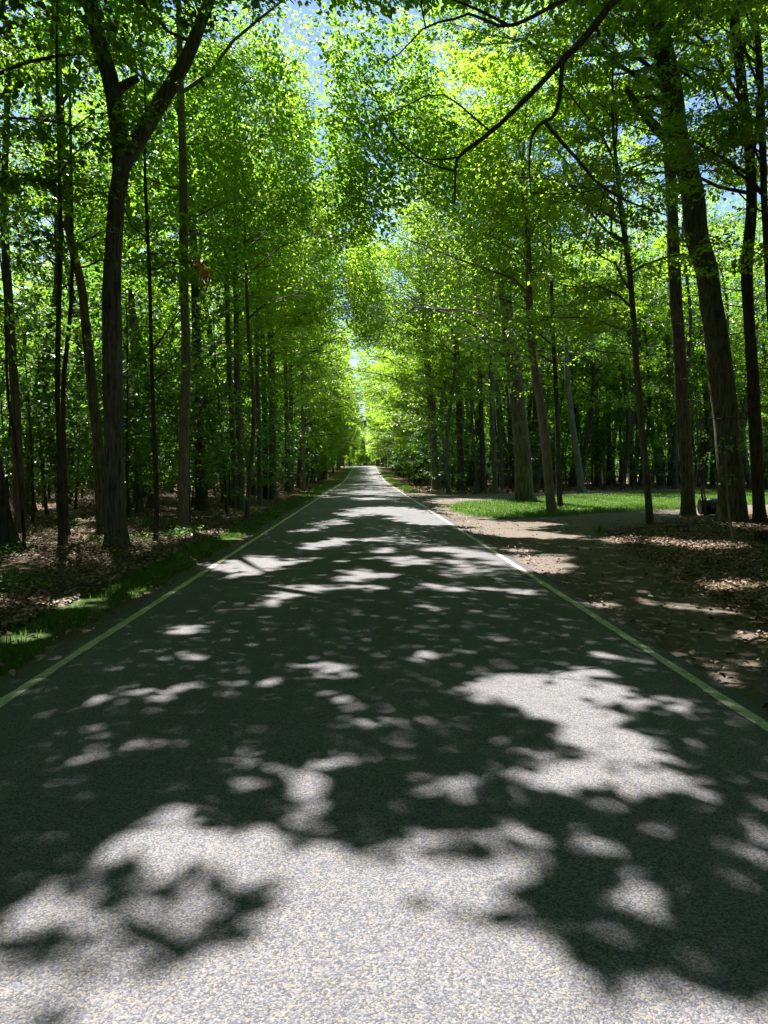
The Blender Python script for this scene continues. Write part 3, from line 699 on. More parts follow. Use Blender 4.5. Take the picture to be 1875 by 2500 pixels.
# ---- trees beside and behind the viewpoint whose boughs reach into view or shade the road
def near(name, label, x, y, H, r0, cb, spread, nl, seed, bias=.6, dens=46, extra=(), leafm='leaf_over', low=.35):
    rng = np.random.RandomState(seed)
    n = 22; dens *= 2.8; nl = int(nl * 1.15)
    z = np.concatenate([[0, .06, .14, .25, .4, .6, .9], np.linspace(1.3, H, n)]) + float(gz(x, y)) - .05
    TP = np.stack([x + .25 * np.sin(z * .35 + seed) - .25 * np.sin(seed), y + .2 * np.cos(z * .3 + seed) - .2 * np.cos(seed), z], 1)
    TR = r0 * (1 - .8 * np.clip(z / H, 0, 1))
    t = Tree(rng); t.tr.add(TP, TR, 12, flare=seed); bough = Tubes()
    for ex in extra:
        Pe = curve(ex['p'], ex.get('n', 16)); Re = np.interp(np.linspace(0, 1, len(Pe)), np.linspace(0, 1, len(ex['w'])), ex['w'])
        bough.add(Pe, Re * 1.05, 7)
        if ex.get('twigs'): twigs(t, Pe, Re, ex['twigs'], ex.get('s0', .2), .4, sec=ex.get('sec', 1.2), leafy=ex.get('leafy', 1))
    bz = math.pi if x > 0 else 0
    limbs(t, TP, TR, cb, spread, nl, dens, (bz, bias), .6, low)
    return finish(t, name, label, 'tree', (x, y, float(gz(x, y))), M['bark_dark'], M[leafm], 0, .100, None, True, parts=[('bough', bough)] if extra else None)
def pl(Y, *pts): return [at(px, py, Y) for px, py in pts]
N1 = [dict(p=[(6.2, 8.0, 7.0)] + [(5.0, 8.3, 7.7), (3.9, 8.7, 7.55)] + pl(9, (1503, 0), (1440, 80), (1373, 147)), w=[.055, .05, .045, .042, .040, .037], n=18),
      dict(p=pl(9, (1373, 147), (1290, 235), (1198, 322), (1119, 384), (1112, 420), (1110, 497)), w=[.033, .030, .027, .024, .016, .008], n=18),
      dict(p=pl(9, (1373, 147), (1366, 240), (1350, 285), (1328, 297), (1300, 328), (1292, 400), (1296, 470)), w=[.026, .024, .022, .019, .015, .010, .006], n=18),
      dict(p=pl(9, (1330, 297), (1370, 345), (1420, 400), (1458, 445), (1530, 490), (1640, 530)), w=[.021, .020, .017, .014, .010, .006], n=14),
      dict(p=pl(9, (1478, 452), (1462, 520), (1430, 590), (1412, 655)), w=[.010, .008, .006, .003], n=8),
      dict(p=pl(9, (1296, 470), (1350, 474), (1420, 470), (1478, 455)), w=[.008, .007, .007, .006], n=8),
      dict(p=pl(9, (1119, 384), (1070, 390), (1010, 383), (975, 386)), w=[.012, .010, .007, .004], n=8),
      dict(p=pl(9, (1112, 418), (1040, 395), (960, 330), (925, 255), (880, 170)), w=[.011, .010, .008, .006, .003], n=10),
      dict(p=pl(9, (1198, 322), (1080, 230), (1000, 255), (905, 300)), w=[.012, .009, .007, .004], n=8),
      dict(p=pl(9, (1440, 80), (1455, 60), (1470, 105), (1500, 130)), w=[.016, .014, .010, .006], n=8, twigs=60, sec=6),
      dict(p=pl(10.5, (1560, -60), (1400, -10), (1243, 64), (1152, 34), (1115, 45), (1039, 66), (983, 124), (941, 151)), w=[.035, .032, .028, .024, .020, .015, .011, .006], n=18),
      dict(p=pl(10.5, (1243, 64), (1180, 30), (1120, 5), (1050, -20)), w=[.022, .018, .014, .010], n=8),
      dict(p=pl(10.5, (1039, 66), (1028, 0), (1040, -60)), w=[.010, .012, .014], n=6)]
near("overhanging_maple", "roadside maple whose crooked bare bough hangs over the road at the upper right", 6.2, 8.0, 17, .22, 7.8, 4.4, 13, 71, .35, extra=N1, low=.35, leafm='leaf2')
near("overhanging_maple", "roadside maple whose dark leafy boughs hang into the upper left corner", -7.0, 7.6, 17, .24, 6.4, 5.6, 28, 72, .6)
near("roadside_maple", "leafy maple beside the viewpoint shading the left half of the road", -6.0, 1.0, 18, .25, 6.5, 5.4, 26, 73)
near("roadside_maple", "leafy maple beside the viewpoint shading the road's right half", 6.6, .0, 18, .25, 6.5, 5.2, 24, 74)
near("roadside_maple", "tall maple deeper in the left wood, its top closing the canopy beside the viewpoint", -10.5, 4.5, 19, .22, 8, 4.6, 22, 75, .3)
near("roadside_maple", "tall maple behind the viewpoint, its boughs crossing the road from the left", -6.2, -5.5, 18, .24, 6.5, 5.2, 22, 76)
near("roadside_maple", "tall maple right of the big overhanging bough, filling the upper right corner", 11.5, 13.0, 18, .2, 9.0, 4.6, 26, 77, .4, low=.6, leafm='leaf2')
near("roadside_maple", "tall maple between the leaning maple and the road's overhanging boughs, trunk out of view", -9.6, 10.5, 19, .2, 9.0, 5.2, 26, 78, .5)

# ---- fillers close to the road, each grown for its place
occ = [tuple(r['base'][:2]) for r in UNIQUE]
rs = np.random.RandomState(5)
def free(x, y, d): return all((x - a) ** 2 + (y - b) ** 2 > d * d for a, b in occ)
def clearing(x, y): return bool(inpoly(DRIVE, np.array([x]), np.array([y]))[0] or inpoly(ISLE, np.array([x]), np.array([y]))[0] and x < .5 * y) or (2 < x < .54 * y and 17 < y < 50 and x > .37 * (y - 8))
def grow_plain(kind, x, y, seed, lod, label, group, name, cat='tree', uniq=False, high=0, over=False):
    rng = np.random.RandomState(seed)
    zb = float(gz(x, y))
    if kind == 'sapling':
        H = rng.uniform(4.5, 8); r0 = .012 + .005 * H; cb, sp, nl, dens, bark, lf, L0, rad, bias = rng.uniform(1.0, 1.8), rng.uniform(1.5, 2.2), 22, 60, 'bark_dark', 'leaf_low', .12, .5, None
    elif kind == 'pole':
        H = rng.uniform(12, 16); r0 = rng.uniform(.07, .11); cb, sp, nl, dens, bark, lf, L0, rad, bias = rng.uniform(2.6, 4.5), 2.8, 17, 48, rng.choice(['bark', 'bark_dark']), 'leaf', .12, .55, None
    elif kind == 'road':
        H = rng.uniform(17, 20); r0 = rng.uniform(.15, .24); cb, sp, nl, dens, bark, lf, L0, rad, bias = rng.uniform(3.4, 4.6), rng.uniform(4.4, 5.2), 27, 62, rng.choice(['bark', 'bark_dark']), 'leaf2', .125, .6, (math.pi if x > 0 else 0, .5)
    else:
        H = rng.uniform(18, 22); r0 = rng.uniform(.14, .26); cb, sp, nl, dens, bark, lf, L0, rad, bias = rng.uniform(4.5, 7.5), rng.uniform(4.0, 4.8), 23, 56, rng.choice(['bark', 'bark_dark']), rng.choice(['leaf', 'leaf2']), .125, .6, None
    cb += high
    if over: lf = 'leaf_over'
    if lod == 0: dens *= 1.55; L0 *= .85
    if lod == 1: dens *= .95; L0 *= 1.2
    if lod == 2: dens *= .22; L0 *= 2.2; nl = int(nl * .8)
    n = 16
    z = np.concatenate([[0, .06, .14, .25, .4, .6, .9], np.linspace(1.3, H, n)]) + zb - .05
    ln = rng.normal(0, .025, 2)
    TP = np.stack([x + ln[0] * (z - zb) + .018 * H * (np.sin((z - zb) * .45 + seed) - math.sin(seed)), y + ln[1] * (z - zb) + .018 * H * (np.cos((z - zb) * .4 + seed) - math.cos(seed)), z], 1)
    TR = r0 * (1 - .82 * np.clip((z - zb) / H, 0, 1))
    t = Tree(rng); t.tr.add(TP, TR, 10 if lod < 2 else 7, flare=seed % 6)
    limbs(t, TP, TR, zb + cb, sp, nl, dens, bias, rad, -.05 if kind == 'sapling' else .36, leafy=1)
    return finish(t, name, label, cat, (x, y, zb), M[bark], M[lf], min(lod, 1), L0, group, uniq)
cand = [(rs.uniform(-17, 24), rs.uniform(-9, 52)) for _ in range(2500)]
nf = 0
for x, y in cand:
    if abs(x) < 5.0 or clearing(x, y): continue
    inview = y > 3 and -.50 < x / y < .56
    if inview and (x > 10 or x < -15 or y > 47): continue
    if 4 < x < 15 and 6 < y < 17: continue
    if inview and (y < 27 or (x > 0 and x > 4.5 and y < 46)): continue
    if not free(x, y, 3.0 if abs(x) > 8 else 3.6): continue
    occ.append((x, y)); nf += 1
    rd = abs(x) < 7.5
    if x < 0:
        lab = ("slim maple standing in the crowded row along the road's left edge" if rd else "tall maple in the shade just behind the left roadside row")
        grp = "maples of the left roadside row" if rd else "maples just behind the left roadside row"
    else:
        lab = "maple of the close right-hand row beyond the driveway"; grp = "maples of the right roadside row"
    if not inview:
        lab = "maple outside the view whose crown shades the road" ; grp = "maples outside the view shading the road"
    grow_plain('road' if rd else 'forest', x, y, 500 + nf, 0 if y < 30 and (inview or rd) else 1, lab, grp, "maple", uniq=True, high=0 if inview or y < 0 else 4.0, over=not inview)
print("unique fillers", nf)
# young trees of the understory close to view
ns = 0
for _ in range(4000):
    if ns > 60: break
    y = rs.uniform(18.5, 46); x = rs.uniform(-.46, -.12) * y
    if abs(x) < 5.0 or clearing(x, y) or not free(x, y, 1.7): continue
    if x < 0 and y < 23 and x > -6.5: continue
    occ.append((x, y)); ns += 1
    grow_plain('sapling', x, y, 900 + ns, 1, "leafy young maple with flat green sprays under the tall trees " + ("left of the road" if x < 0 else "right of the road"), "young maples of the understory " + ("left of the road" if x < 0 else "right of the road"), "young_maple", uniq=True)

# ---- the sun's gaps, and loose leaf sprays added to shade the rest of the near road
# ---- the wood farther off: each tree one can make out is a copy with its own trunk, limbs and crown
protos = {}
def copy_tree(src, x, y, rz, s, label, group):
    c = src.copy(); COL.objects.link(c)
    c.location = (x, y, float(gz(x, y))); c.rotation_euler = (0, 0, rz); c.scale = (s, s, s * random.uniform(.92, 1.08))
    c['label'] = label; c['group'] = group
    for ch in src.children:
        d = ch.copy(); COL.objects.link(d); d.parent = c
    return c
random.seed(3)
NP = {'forest': 4, 'road': 3, 'pole': 3, 'sapling': 4}
def place(kind, x, y, label, group, name, rz=None):
    v = random.randrange(NP[kind])
    s = random.uniform(.88, 1.12) if x < 0 or kind != 'forest' else random.uniform(1.08, 1.30)
    if rz is None: rz = random.uniform(0, 6.28)
    if kind == 'road':
        return grow_plain('road', x, y, 4000 + len(UNIQUE), 1, label, group, name, uniq=True)
    if (kind, v) not in protos:
        # first of its kind is grown at the origin and moved to its place
        global gz
        g0 = gz
        gz = lambda a, b: np.zeros(np.shape(a)) if np.shape(a) else 0.0
        protos[(kind, v)] = grow_plain(kind, -.001 if kind == 'road' else 0.0, 0.0, 2000 + v * 17 + {'forest': 0, 'road': 100, 'pole': 200, 'sapling': 300}[kind], 1, label, group, name)
        gz = g0
        c = protos[(kind, v)]
        c.location = (x, y, float(gz(x, y))); c.rotation_euler = (0, 0, rz)
        return
    copy_tree(protos[(kind, v)], x, y, rz, s, label, group)
nk = {}
for _ in range(60000):
    y = rs.uniform(20, 165); x = rs.uniform(-.56, .60) * y
    if abs(x) < 5.2 or clearing(x, y): continue
    if -16 < x < 11 and y < 47: continue
    roadside = abs(x) < 8.5
    if not roadside and y > 88: continue
    if x > 0 and y < 58 and x > 2.5 and x < .60 * y and not (abs(x) < 9 and y > 50): 
        continue
    if x < 0 and y < 24: continue
    if not free(x, y, (3.3 if x < 0 else 2.3) if not roadside else 3.0): continue
    kind = 'road' if roadside else rs.choice(['forest', 'forest', 'pole'])
    sd = "left" if x < 0 else "right"
    key = sd + kind
    lim = {'leftroad': 44, 'rightroad': 40, 'rightpole': 60}.get(key, (66 if x < 0 else 110) if kind == 'forest' else 36)
    if nk.get(key, 0) >= lim: continue
    nk[key] = nk.get(key, 0) + 1
    occ.append((x, y))
    if kind == 'road': place(kind, x, y, f"distant broad-crowned maple lining the road's {sd} side beyond the near trunks", f"distant maples lining the road on the {sd}", "roadside_maple", rz=(math.pi if x > 0 else 0) + random.uniform(-.3, .3))
    elif kind == 'forest': place(kind, x, y, f"tall straight maple deep in the wood to the {sd} of the road", f"tall maples deep in the {sd} wood", "maple")
    else: place(kind, x, y, f"thin pole-like maple crowded among the trees deep in the {sd} wood", f"pole-like maples deep in the {sd} wood", "pole_maple")
print("copied trees", nk)
nsap = {'left': 0, 'right': 0}
for _ in range(400):
    y = rs.uniform(52, 165); sd = rs.choice(["left", "right"]); x = rs.uniform(4.9, 7.5) * (-1 if sd == "left" else 1)
    if clearing(x, y) or not free(x, y, 1.7) or nsap[sd] >= 30: continue
    nsap[sd] += 1; occ.append((x, y))
    place('sapling', x, y, f"low leafy young maple at the far {sd} verge of the road", f"young maples at the far {sd} verge", "young_maple")
nsap = {'left': 0, 'right': 0}
for _ in range(9000):
    y = rs.uniform(57, 78); x = rs.uniform(5, .56 * y)
    if nsap['right'] >= 56 or clearing(x, y) or not free(x, y, 1.8): continue
    nsap['right'] += 1; occ.append((x, y))
    place('sapling', x, y, "leafy young maple at the wood's edge behind the grass island", "young maples at the wood's edge behind the grass island", "young_maple")
for _ in range(20000):
    y = rs.uniform(30, 100); x = rs.uniform(-.5, .53) * y
    if abs(x) < 5.6 or clearing(x, y): continue
    if -16 < x < 11 and y < 47: continue
    if x > 0 and y < 58 and x < .6 * y and x > 3: continue
    sd = "left" if x < 0 else "right"
    if nsap[sd] >= 90 or not free(x, y, 1.8): continue
    nsap[sd] += 1; occ.append((x, y))
    place('sapling', x, y, f"leafy young maple far back between the trunks of the {sd} wood", f"young maples far back in the {sd} wood", "young_maple")

# ---- prune, then fill in loose leaf sprays added only as shade
rngp = np.random.RandomState(9)
for r in UNIQUE: r['lv'] = prune(r['lv'], rngp)
cell = .16
nxg, nyg = int(14 / cell), int(46 / cell)
cov = np.zeros((nxg, nyg))
for r in UNIQUE:
    P, D, N, L, W = r['lv']
    zz = P[:, 2] - prof(P[:, 1])
    gx = P[:, 0] - S[0] / S[2] * zz; gy = P[:, 1] - S[1] / S[2] * zz
    i = ((gx + 4) / cell).astype(int); j = (gy / cell).astype(int)
    ok = (i >= 0) & (i < nxg) & (j >= 0) & (j < nyg)
    np.add.at(cov, (i[ok], j[ok]), (.55 * L * W * np.abs(N @ S) / S[2])[ok] / cell ** 2)
ci, cj = np.meshgrid(np.arange(nxg), np.arange(nyg), indexing='ij')
cx_ = -4 + (ci + .5) * cell; cy_ = (cj + .5) * cell
dark = ~sunny(cx_.ravel(), cy_.ravel()).reshape(cx_.shape)
print("coverage mean on dark cells", cov[dark].mean(), "share thin", (cov[dark] < 1.5).mean())
nadd = 0
bases = np.array([r['base'][:2] for r in UNIQUE])
big = np.array([r['root'].name.startswith(("roadside", "overhang", "maple", "forked", "big", "leaning")) for r in UNIQUE])
addl = {}
cc = cov.copy()
order = rngp.permutation(nxg * nyg)
for o in order:
    i, j = divmod(int(o), nyg)
    if not dark[i, j] or cc[i, j] >= 4.4 or cy_[i, j] < 1.5: continue
    for rep_ in range(4):
        if cc[i, j] >= 4.4: break
        z = rngp.uniform(9, 17)
        zm = (.63 * cy_[i, j] + 1.6) / .69
        if cy_[i, j] < 16: z = max(9, zm) + rngp.uniform(0, 6.5)
        p = np.array([cx_[i, j], cy_[i, j], 0]) + S / S[2] * z
        if abs(p[0] - GAPX) < .3 and p[1] > 19.5: continue
        dd_ = np.hypot(bases[:, 0] - p[0], bases[:, 1] - p[1]) + 1000 * ~big
        k = int(np.argmin(dd_))
        if dd_[k] > 8: continue
        rad = .42
        addl.setdefault(k, []).append((p, unit(np.array([p[0] - bases[k, 0], p[1] - bases[k, 1], .1])), rad, 14))
        nadd += 1
        r_ = int(.5 / cell)
        a = 14 * .55 * .0095 / (math.pi * rad * rad)
        ii, jj = np.ogrid[max(0, i - r_):min(nxg, i + r_ + 1), max(0, j - r_):min(nyg, j + r_ + 1)]
        m = (ii - i) ** 2 + (jj - j) ** 2 <= (rad / cell) ** 2
        cc[max(0, i - r_):min(nxg, i + r_ + 1), max(0, j - r_):min(nyg, j + r_ + 1)][m] += a
print("added sprays", nadd)
for k, sp in addl.items():
    r = UNIQUE[k]
    lv = prune(sprays_to_leaves(rngp, sp, .12, clump=False), rngp)
    r['lv'] = [np.concatenate([a, b]) for a, b in zip(r['lv'], lv)]
for r in UNIQUE: crown(r)
print("unique leaves", sum(len(r['lv'][0]) for r in UNIQUE))

# ---- the far wood that reads as one mass, plus unseen woods around the viewpoint
fv, fq, fmi, off = [], [], [], 0
rf = np.random.RandomState(77)
bank = []
for kd, sd in (('forest', 1), ('forest', 2), ('road', 3), ('sapling', 4), ('sapling', 5)):
    rng = np.random.RandomState(3000 + sd)
    H = 19 if kd != 'sapling' else 7
    z = np.linspace(0, H, 8); TP = np.stack([.1 * np.sin(z * .4 + sd), .1 * np.cos(z * .3), z], 1)
    TR = (.2 if H > 10 else .05) * (1 - .8 * z / H)
    t = Tree(rng); t.tr.add(TP, TR, 6)
    if kd == 'forest': limbs(t, TP, TR, 3.5, 5.0, 32, 24, None, .8)
    elif kd == 'road': limbs(t, TP, TR, 2.8, 5.2, 36, 20, (0, .55), .8)
    else: limbs(t, TP, TR, .7, 2.9, 24, 20, None, .7, -.1)
    lv = sprays_to_leaves(rng, t.sp, .30 if kd != 'sapling' else .24, clump=False)
    a = t.tr.get(); b = leaf_mesh(*lv, 1)
    bank.append((kd, a[0], a[1], b[0], b[1][0]))
nfar = 0
around = [(rf.uniform(-45, 45), rf.uniform(-55, 60)) for _ in range(2500)]  # unseen trees around the viewpoint, added to cut the open sky's light
around = [p for p in around if abs(p[0]) > 5.4 and not (p[1] > -8 and -.60 < p[0] / max(p[1] + 8, .1) < .66) and free(*p, 2.6)][:460]
endw = [(rf.uniform(-28, 28), rf.uniform(436, 520)) for _ in range(150)]
for _ in range(40000):
    if nfar > 1300: break
    y = rf.uniform(30, 430) if rf.rand() < .6 else rf.uniform(50, 170); x = rf.uniform(-75, 75)
    sur = False
    if endw: x, y = endw.pop()
    elif around: x, y = around.pop(); sur = True
    if abs(x) > .62 * y + 6 and not sur: continue
    if (abs(x) < 4.8 and y < 430) or abs(x) > 26 + 60 * (y < 170): continue
    if y < 165 and abs(x) < 9: continue
    if y < 80 and abs(x) < 45 and rf.rand() < .85 and not sur: continue
    if clearing(x, y) or (x > 0 and y < 62 and not sur): continue
    if not free(x, y, 2.0): continue
    occ.append((x, y)) if y < 120 else None
    nfar += 1
    kd = 'sapling' if y > 434 and rf.rand() < .6 else 'road' if abs(x) < 9 else rf.choice(['forest', 'forest', 'sapling']) if sur else rf.choice(['forest', 'sapling', 'sapling'])
    ch = [b for b in bank if b[0] == kd]; b = ch[rf.randint(len(ch))]
    a = (math.pi if x > 0 else 0) + rf.uniform(-.4, .4) if kd == 'road' else rf.uniform(0, 6.28)
    s = rf.uniform(.85, 1.15); c, sn = math.cos(a) * s, math.sin(a) * s
    R = np.array([[c, -sn, 0], [sn, c, 0], [0, 0, s]])
    p = np.array([x, y, float(gz(x, y)) - .1])
    for kk, (vv, qq) in enumerate(((b[1], b[2]), (b[3], b[4]))):
        W_ = vv @ R.T + p
        if kk:
            f0 = W_[qq[:, 0]]; zz = f0[:, 2] - prof(f0[:, 1])
            qq = qq[~((np.abs(f0[:, 0]) < 3.3) & (zz < 5.2)) & ~((np.abs(f0[:, 0]) < 2.0) & (zz < 6.5)) & ~(np.abs(f0[:, 0] + .5) < 1.2)] if abs(x) < 12 and y < 430 else qq
        fv.append(W_); fq.append(qq + off); off += len(vv); fmi.append(np.full(len(qq), kk))
tag(link("far_woods", mesh("far_woods", np.vstack(fv), [np.vstack(fq)], [M['bark_dark'], M['leaf2']], False, np.concatenate(fmi))), "mass of maple woods closing the road's far end and the depths behind the trunks, with unseen woods around the viewpoint", None, kind='stuff')

# ------------------------------------------------------------------ ground cover
def scatter(n, fx, seed):
    r = np.random.RandomState(seed); x, y = fx(r, n)
    return r, x, y
def blades(name, label, x, y, h, wd, r, m, lean=.5):
    n = len(x); z = gz(x, y) - .015
    P = np.stack([x, y, z], 1); a = r.uniform(0, 6.28, n)
    d = np.stack([np.cos(a), np.sin(a), 0 * a], 1); sd = np.stack([-np.sin(a), np.cos(a), 0 * a], 1)
    h = h[:, None]; ln = (lean * r.uniform(.1, 1, n))[:, None]
    up = np.array([0, 0, 1.0])
    V = np.stack([P - sd * wd, P + sd * wd, P + up * h * .6 + d * h * ln * .35 + sd * wd * .7, P + up * h * .6 + d * h * ln * .35 - sd * wd * .7, P + up * h * (1 - .3 * ln) + d * h * ln], 1).reshape(-1, 3)
    b = np.arange(n)[:, None] * 5
    dry = (r.rand(n) < .13).astype(int)
    return tag(link(name, mesh(name, V, [b + np.array([0, 1, 2, 3]), b + np.array([3, 2, 4])], [m, M['grass_dry']], False, np.concatenate([dry, dry]))), label, kind='stuff')
def leftverge(r, n):
    y = 4 + 80 * r.rand(n) ** 1.7; c = -3.06 - .10 * wob(0 * y, y, 1.7, 2) - .006 * np.minimum(y, 40)
    x = c + r.normal(0, .12 + .006 * np.minimum(y, 40), n)
    k = (wob(x, y, .55, 1) + r.normal(0, .3, n) > .12) & (x < -2.8)
    return x[k], y[k]
r, x, y = scatter(80000, leftverge, 1)
blades("verge_grass", "ragged strip of grass along the left edge of the road", x, y, r.uniform(.02, .10, len(x)), .003 + .0002 * y[:, None], r, M['grass'])
def rightverge(r, n):
    y = 52 + 90 * r.rand(n) ** 1.5; x = 3.3 + .2 * wob(0 * y, y, 3, 4) + r.normal(0, .28, n)
    k = (wob(x, y, 1.3, 3) + r.normal(0, .3, n) > .0) & (x > 2.75)
    return x[k], y[k]
r, x, y = scatter(26000, rightverge, 2)
blades("verge_grass", "grass tufts along the far right edge of the road", x, y, r.uniform(.08, .25, len(x)), .009, r, M['grass'])
def isle(r, n):
    x = r.uniform(3, 34, n); y = r.uniform(24, 58, n)
    k = polydist(ISLE, x, y) + .25 * wob(x, y, .8, 5) + r.normal(0, .12, n) > .05
    return x[k], y[k]
r, x, y = scatter(330000, isle, 3)
blades("island_grass", "bright sunlit grass island inside the driveway loop", x, y, r.uniform(.05, .17, len(x)), .0075, r, M['grass'], .8)

def flat_leaves(name, label, x, y, L, r, m, tilt=.45, dz=.012, wr=.7):
    n = len(x); P = np.stack([x, y, gz(x, y) + dz * r.uniform(.2, 2.2, n)], 1)
    a = r.uniform(0, 6.28, n); D = np.stack([np.cos(a), np.sin(a), r.normal(0, .25, n)], 1); N = np.stack([r.normal(0, tilt, n), r.normal(0, tilt, n), np.ones(n)], 1)
    v, q = leaf_mesh(P, unit(D), unit(N), L, L * wr, 0)
    return tag(link(name, mesh(name, v, q, m)), label, kind='stuff')
def lit_left(r, n):
    y = 4.5 + 50 * r.rand(n) ** 1.5; x = -3.55 - 22 * r.rand(n) ** 1.3
    k = (x > -.52 * y - 2) & (r.rand(n) < .35 + .65 * (wob(x, y, 1.3, 6) > -.3)) & (wob(x, y, 2.6, 8) < .75)
    return x[k], y[k]
r, x, y = scatter(170000, lit_left, 4)
flat_leaves("leaf_litter", "brown dead leaves carpeting the wood floor left of the road", x, y, r.uniform(.03, .08, len(x)), r, M['litter'])
def lit_right(r, n):
    y = 4 + 28 * r.rand(n); x = 3 + 15 * r.rand(n)
    d = -polydist(DRIVE, x, y)
    k = (d > .0 + r.exponential(.15, n) - .5 * (r.rand(n) < .12)) & (x < .55 * y + 2) & (y < 23 + .28 * x) & (x > 3.0)
    return x[k], y[k]
r, x, y = scatter(130000, lit_right, 5)
flat_leaves("leaf_litter", "dappled dead leaves covering the bank at the right edge below the massive maple", x, y, r.uniform(.03, .08, len(x)), r, M['litter'])
def lit_edge(r, n):
    y = 3.5 + 45 * r.rand(n) ** 1.6; x = r.choice([-1, 1], n) * (2.66 + .4 * np.abs(r.normal(0, 1, n)))
    k = (np.abs(x) < 4.2)
    return x[k], y[k]
r, x, y = scatter(1500, lit_edge, 11)
flat_leaves("leaf_litter", "stray dead leaves and bits along both broken edges of the road", x, y, r.uniform(.03, .08, len(x)), r, M['litter'], dz=.035)
def lit_drive(r, n):
    y = 4 + 44 * r.rand(n) ** 1.3; x = 2.7 + 12 * r.rand(n)
    k = (polydist(DRIVE, x, y) > 0) & (r.rand(n) < .15 + .85 * np.exp(-polydist(DRIVE, x, y) / .6))
    return x[k], y[k]
r, x, y = scatter(9000, lit_drive, 12)
flat_leaves("leaf_litter", "dead leaves strewn thinly over the dirt driveway", x, y, r.uniform(.03, .08, len(x)), r, M['litter'])
def lit_far(r, n):
    y = 48 + 45 * r.rand(n); x = -40 + 75 * r.rand(n)
    k = (np.abs(x) > 4.2) & (polydist(DRIVE, x, y) < -.1) & (polydist(ISLE, x, y) < -.2) & (np.abs(x) < .52 * y)
    return x[k], y[k]
r, x, y = scatter(60000, lit_far, 6)
flat_leaves("leaf_litter", "distant brown leaf litter between the far trunks", x, y, r.uniform(.12, .22, len(x)), r, M['litter'])
def weeds(r, n):
    y = 8 + 14 * r.rand(n); x = -4 - 6.5 * r.rand(n)
    k = (wob(x, y, 1.6, 9) + .55 * np.exp(-((y - 13.5) / 2.2) ** 2 - ((x + 6.5) / 2.4) ** 2) + r.normal(0, .15, n) > .45)
    return x[k], y[k]
r, x, y = scatter(26000, weeds, 7)
n = len(x)
P = np.stack([x, y, gz(x, y) + r.uniform(.02, .20, n)], 1); a = r.uniform(0, 6.28, n)
v, q = leaf_mesh(P, unit(np.stack([np.cos(a), np.sin(a), r.normal(-.1, .3, n)], 1)), unit(np.stack([r.normal(0, .35, n), r.normal(0, .35, n), np.ones(n)], 1)), r.uniform(.05, .10, n), r.uniform(.03, .06, n), 0)
tag(link("ground_cover", mesh("ground_cover", v, q, M['leaf_low'])), "low green seedlings carpeting the floor before the forked maple", kind='stuff')
def weeds2(r, n):
    y = 6 + 20 * r.rand(n); x = 3.5 + 9 * r.rand(n)
    k = (polydist(DRIVE, x, y) < -.4) & (wob(x, y, 1.1, 4) + r.normal(0, .2, n) > .62) & (x < .55 * y + 1) & (y < 23 + .2 * x)
    return x[k], y[k]
r, x, y = scatter(14000, weeds2, 8)
n = len(x)
P = np.stack([x, y, gz(x, y) + r.uniform(.02, .12, n)], 1); a = r.uniform(0, 6.28, n)
v, q = leaf_mesh(P, unit(np.stack([np.cos(a), np.sin(a), r.normal(-.1, .3, n)], 1)), unit(np.stack([r.normal(0, .35, n), r.normal(0, .35, n), np.ones(n)], 1)), r.uniform(.04, .09, n), r.uniform(.03, .05, n), 0)
tag(link("ground_cover", mesh("ground_cover", v, q, M['leaf_low'])), "sparse green seedlings among the dead leaves at the right", kind='stuff')

# ------------------------------------------------------------------ small things
import bmesh
def bm_obj(name, bm, m, parent=None, loc=None, bevel=0.0, smooth=False):
    if bevel: bmesh.ops.bevel(bm, geom=bm.edges[:] , offset=bevel, segments=2, affect='EDGES', clamp_overlap=True)
    me = bpy.data.meshes.new(name); bm.to_mesh(me); bm.free(); me.materials.append(m)
    if smooth: me.polygons.foreach_set("use_smooth", [True] * len(me.polygons))
    return link(name, me, parent, loc)
def box(bm, c, s, rot=None):
    r = bmesh.ops.create_cube(bm, size=1.0)
    for v in r['verts']: v.co = Vector((v.co.x * s[0] + c[0], v.co.y * s[1] + c[1], v.co.z * s[2] + c[2]))
    return r['verts']
def rod(P, R, k=8):
    t = Tubes(); t.add(curve(P, max(6, len(P) * 4)), np.interp(np.linspace(0, 1, max(6, len(P) * 4)), np.linspace(0, 1, len(R)), R), k); return t.get()
G = lambda x, y: float(gz(x, y))
# dark barrel lying on its side behind the straight and the massive maple
M['black_plastic'] = plain("black_plastic", (.018, .022, .022), .32)
M['black_matt'] = plain("black_matt", (.008, .009, .010), .6)
p = ground_at(1706, 1256); bx, by = p[0], p[1]
root = tag(link("barrel", None, loc=(bx, by, G(bx, by))), "dark rounded barrel lying on its side between the straight and the massive maple", "barrel")
root.rotation_euler = (0, 0, -.12)
def lathe_x(prof_, k=28):
    V, Q = [], []
    for i, (X, rr) in enumerate(prof_):
        for j in range(k):
            a = 2 * math.pi * j / k; V.append((X, rr * math.cos(a), .29 + rr * math.sin(a)))
    for i in range(len(prof_) - 1):
        for j in range(k): Q.append((i * k + j, i * k + (j + 1) % k, (i + 1) * k + (j + 1) % k, (i + 1) * k + j))
    return np.array(V), [np.array(Q)]
v, q = lathe_x([(0.02, .26), (.03, .275), (.06, .285), (.30, .285), (.31, .297), (.34, .297), (.35, .285), (.66, .285), (.67, .297), (.70, .297), (.71, .285), (.97, .285), (1.0, .275), (1.01, .26)])
link("shell", mesh("shell", v, q, M['black_plastic'], True), root)
v, q = lathe_x([(0.035, .27), (.03, .22), (.034, .05), (.034, .001)]); link("end_cap", mesh("end_cap", v, q, M['black_matt'], True), root)
v, q = lathe_x([(.995, .27), (1.0, .22), (.996, .05), (.996, .001)]); link("end_cap", mesh("end_cap", v, q, M['black_matt'], True), root)
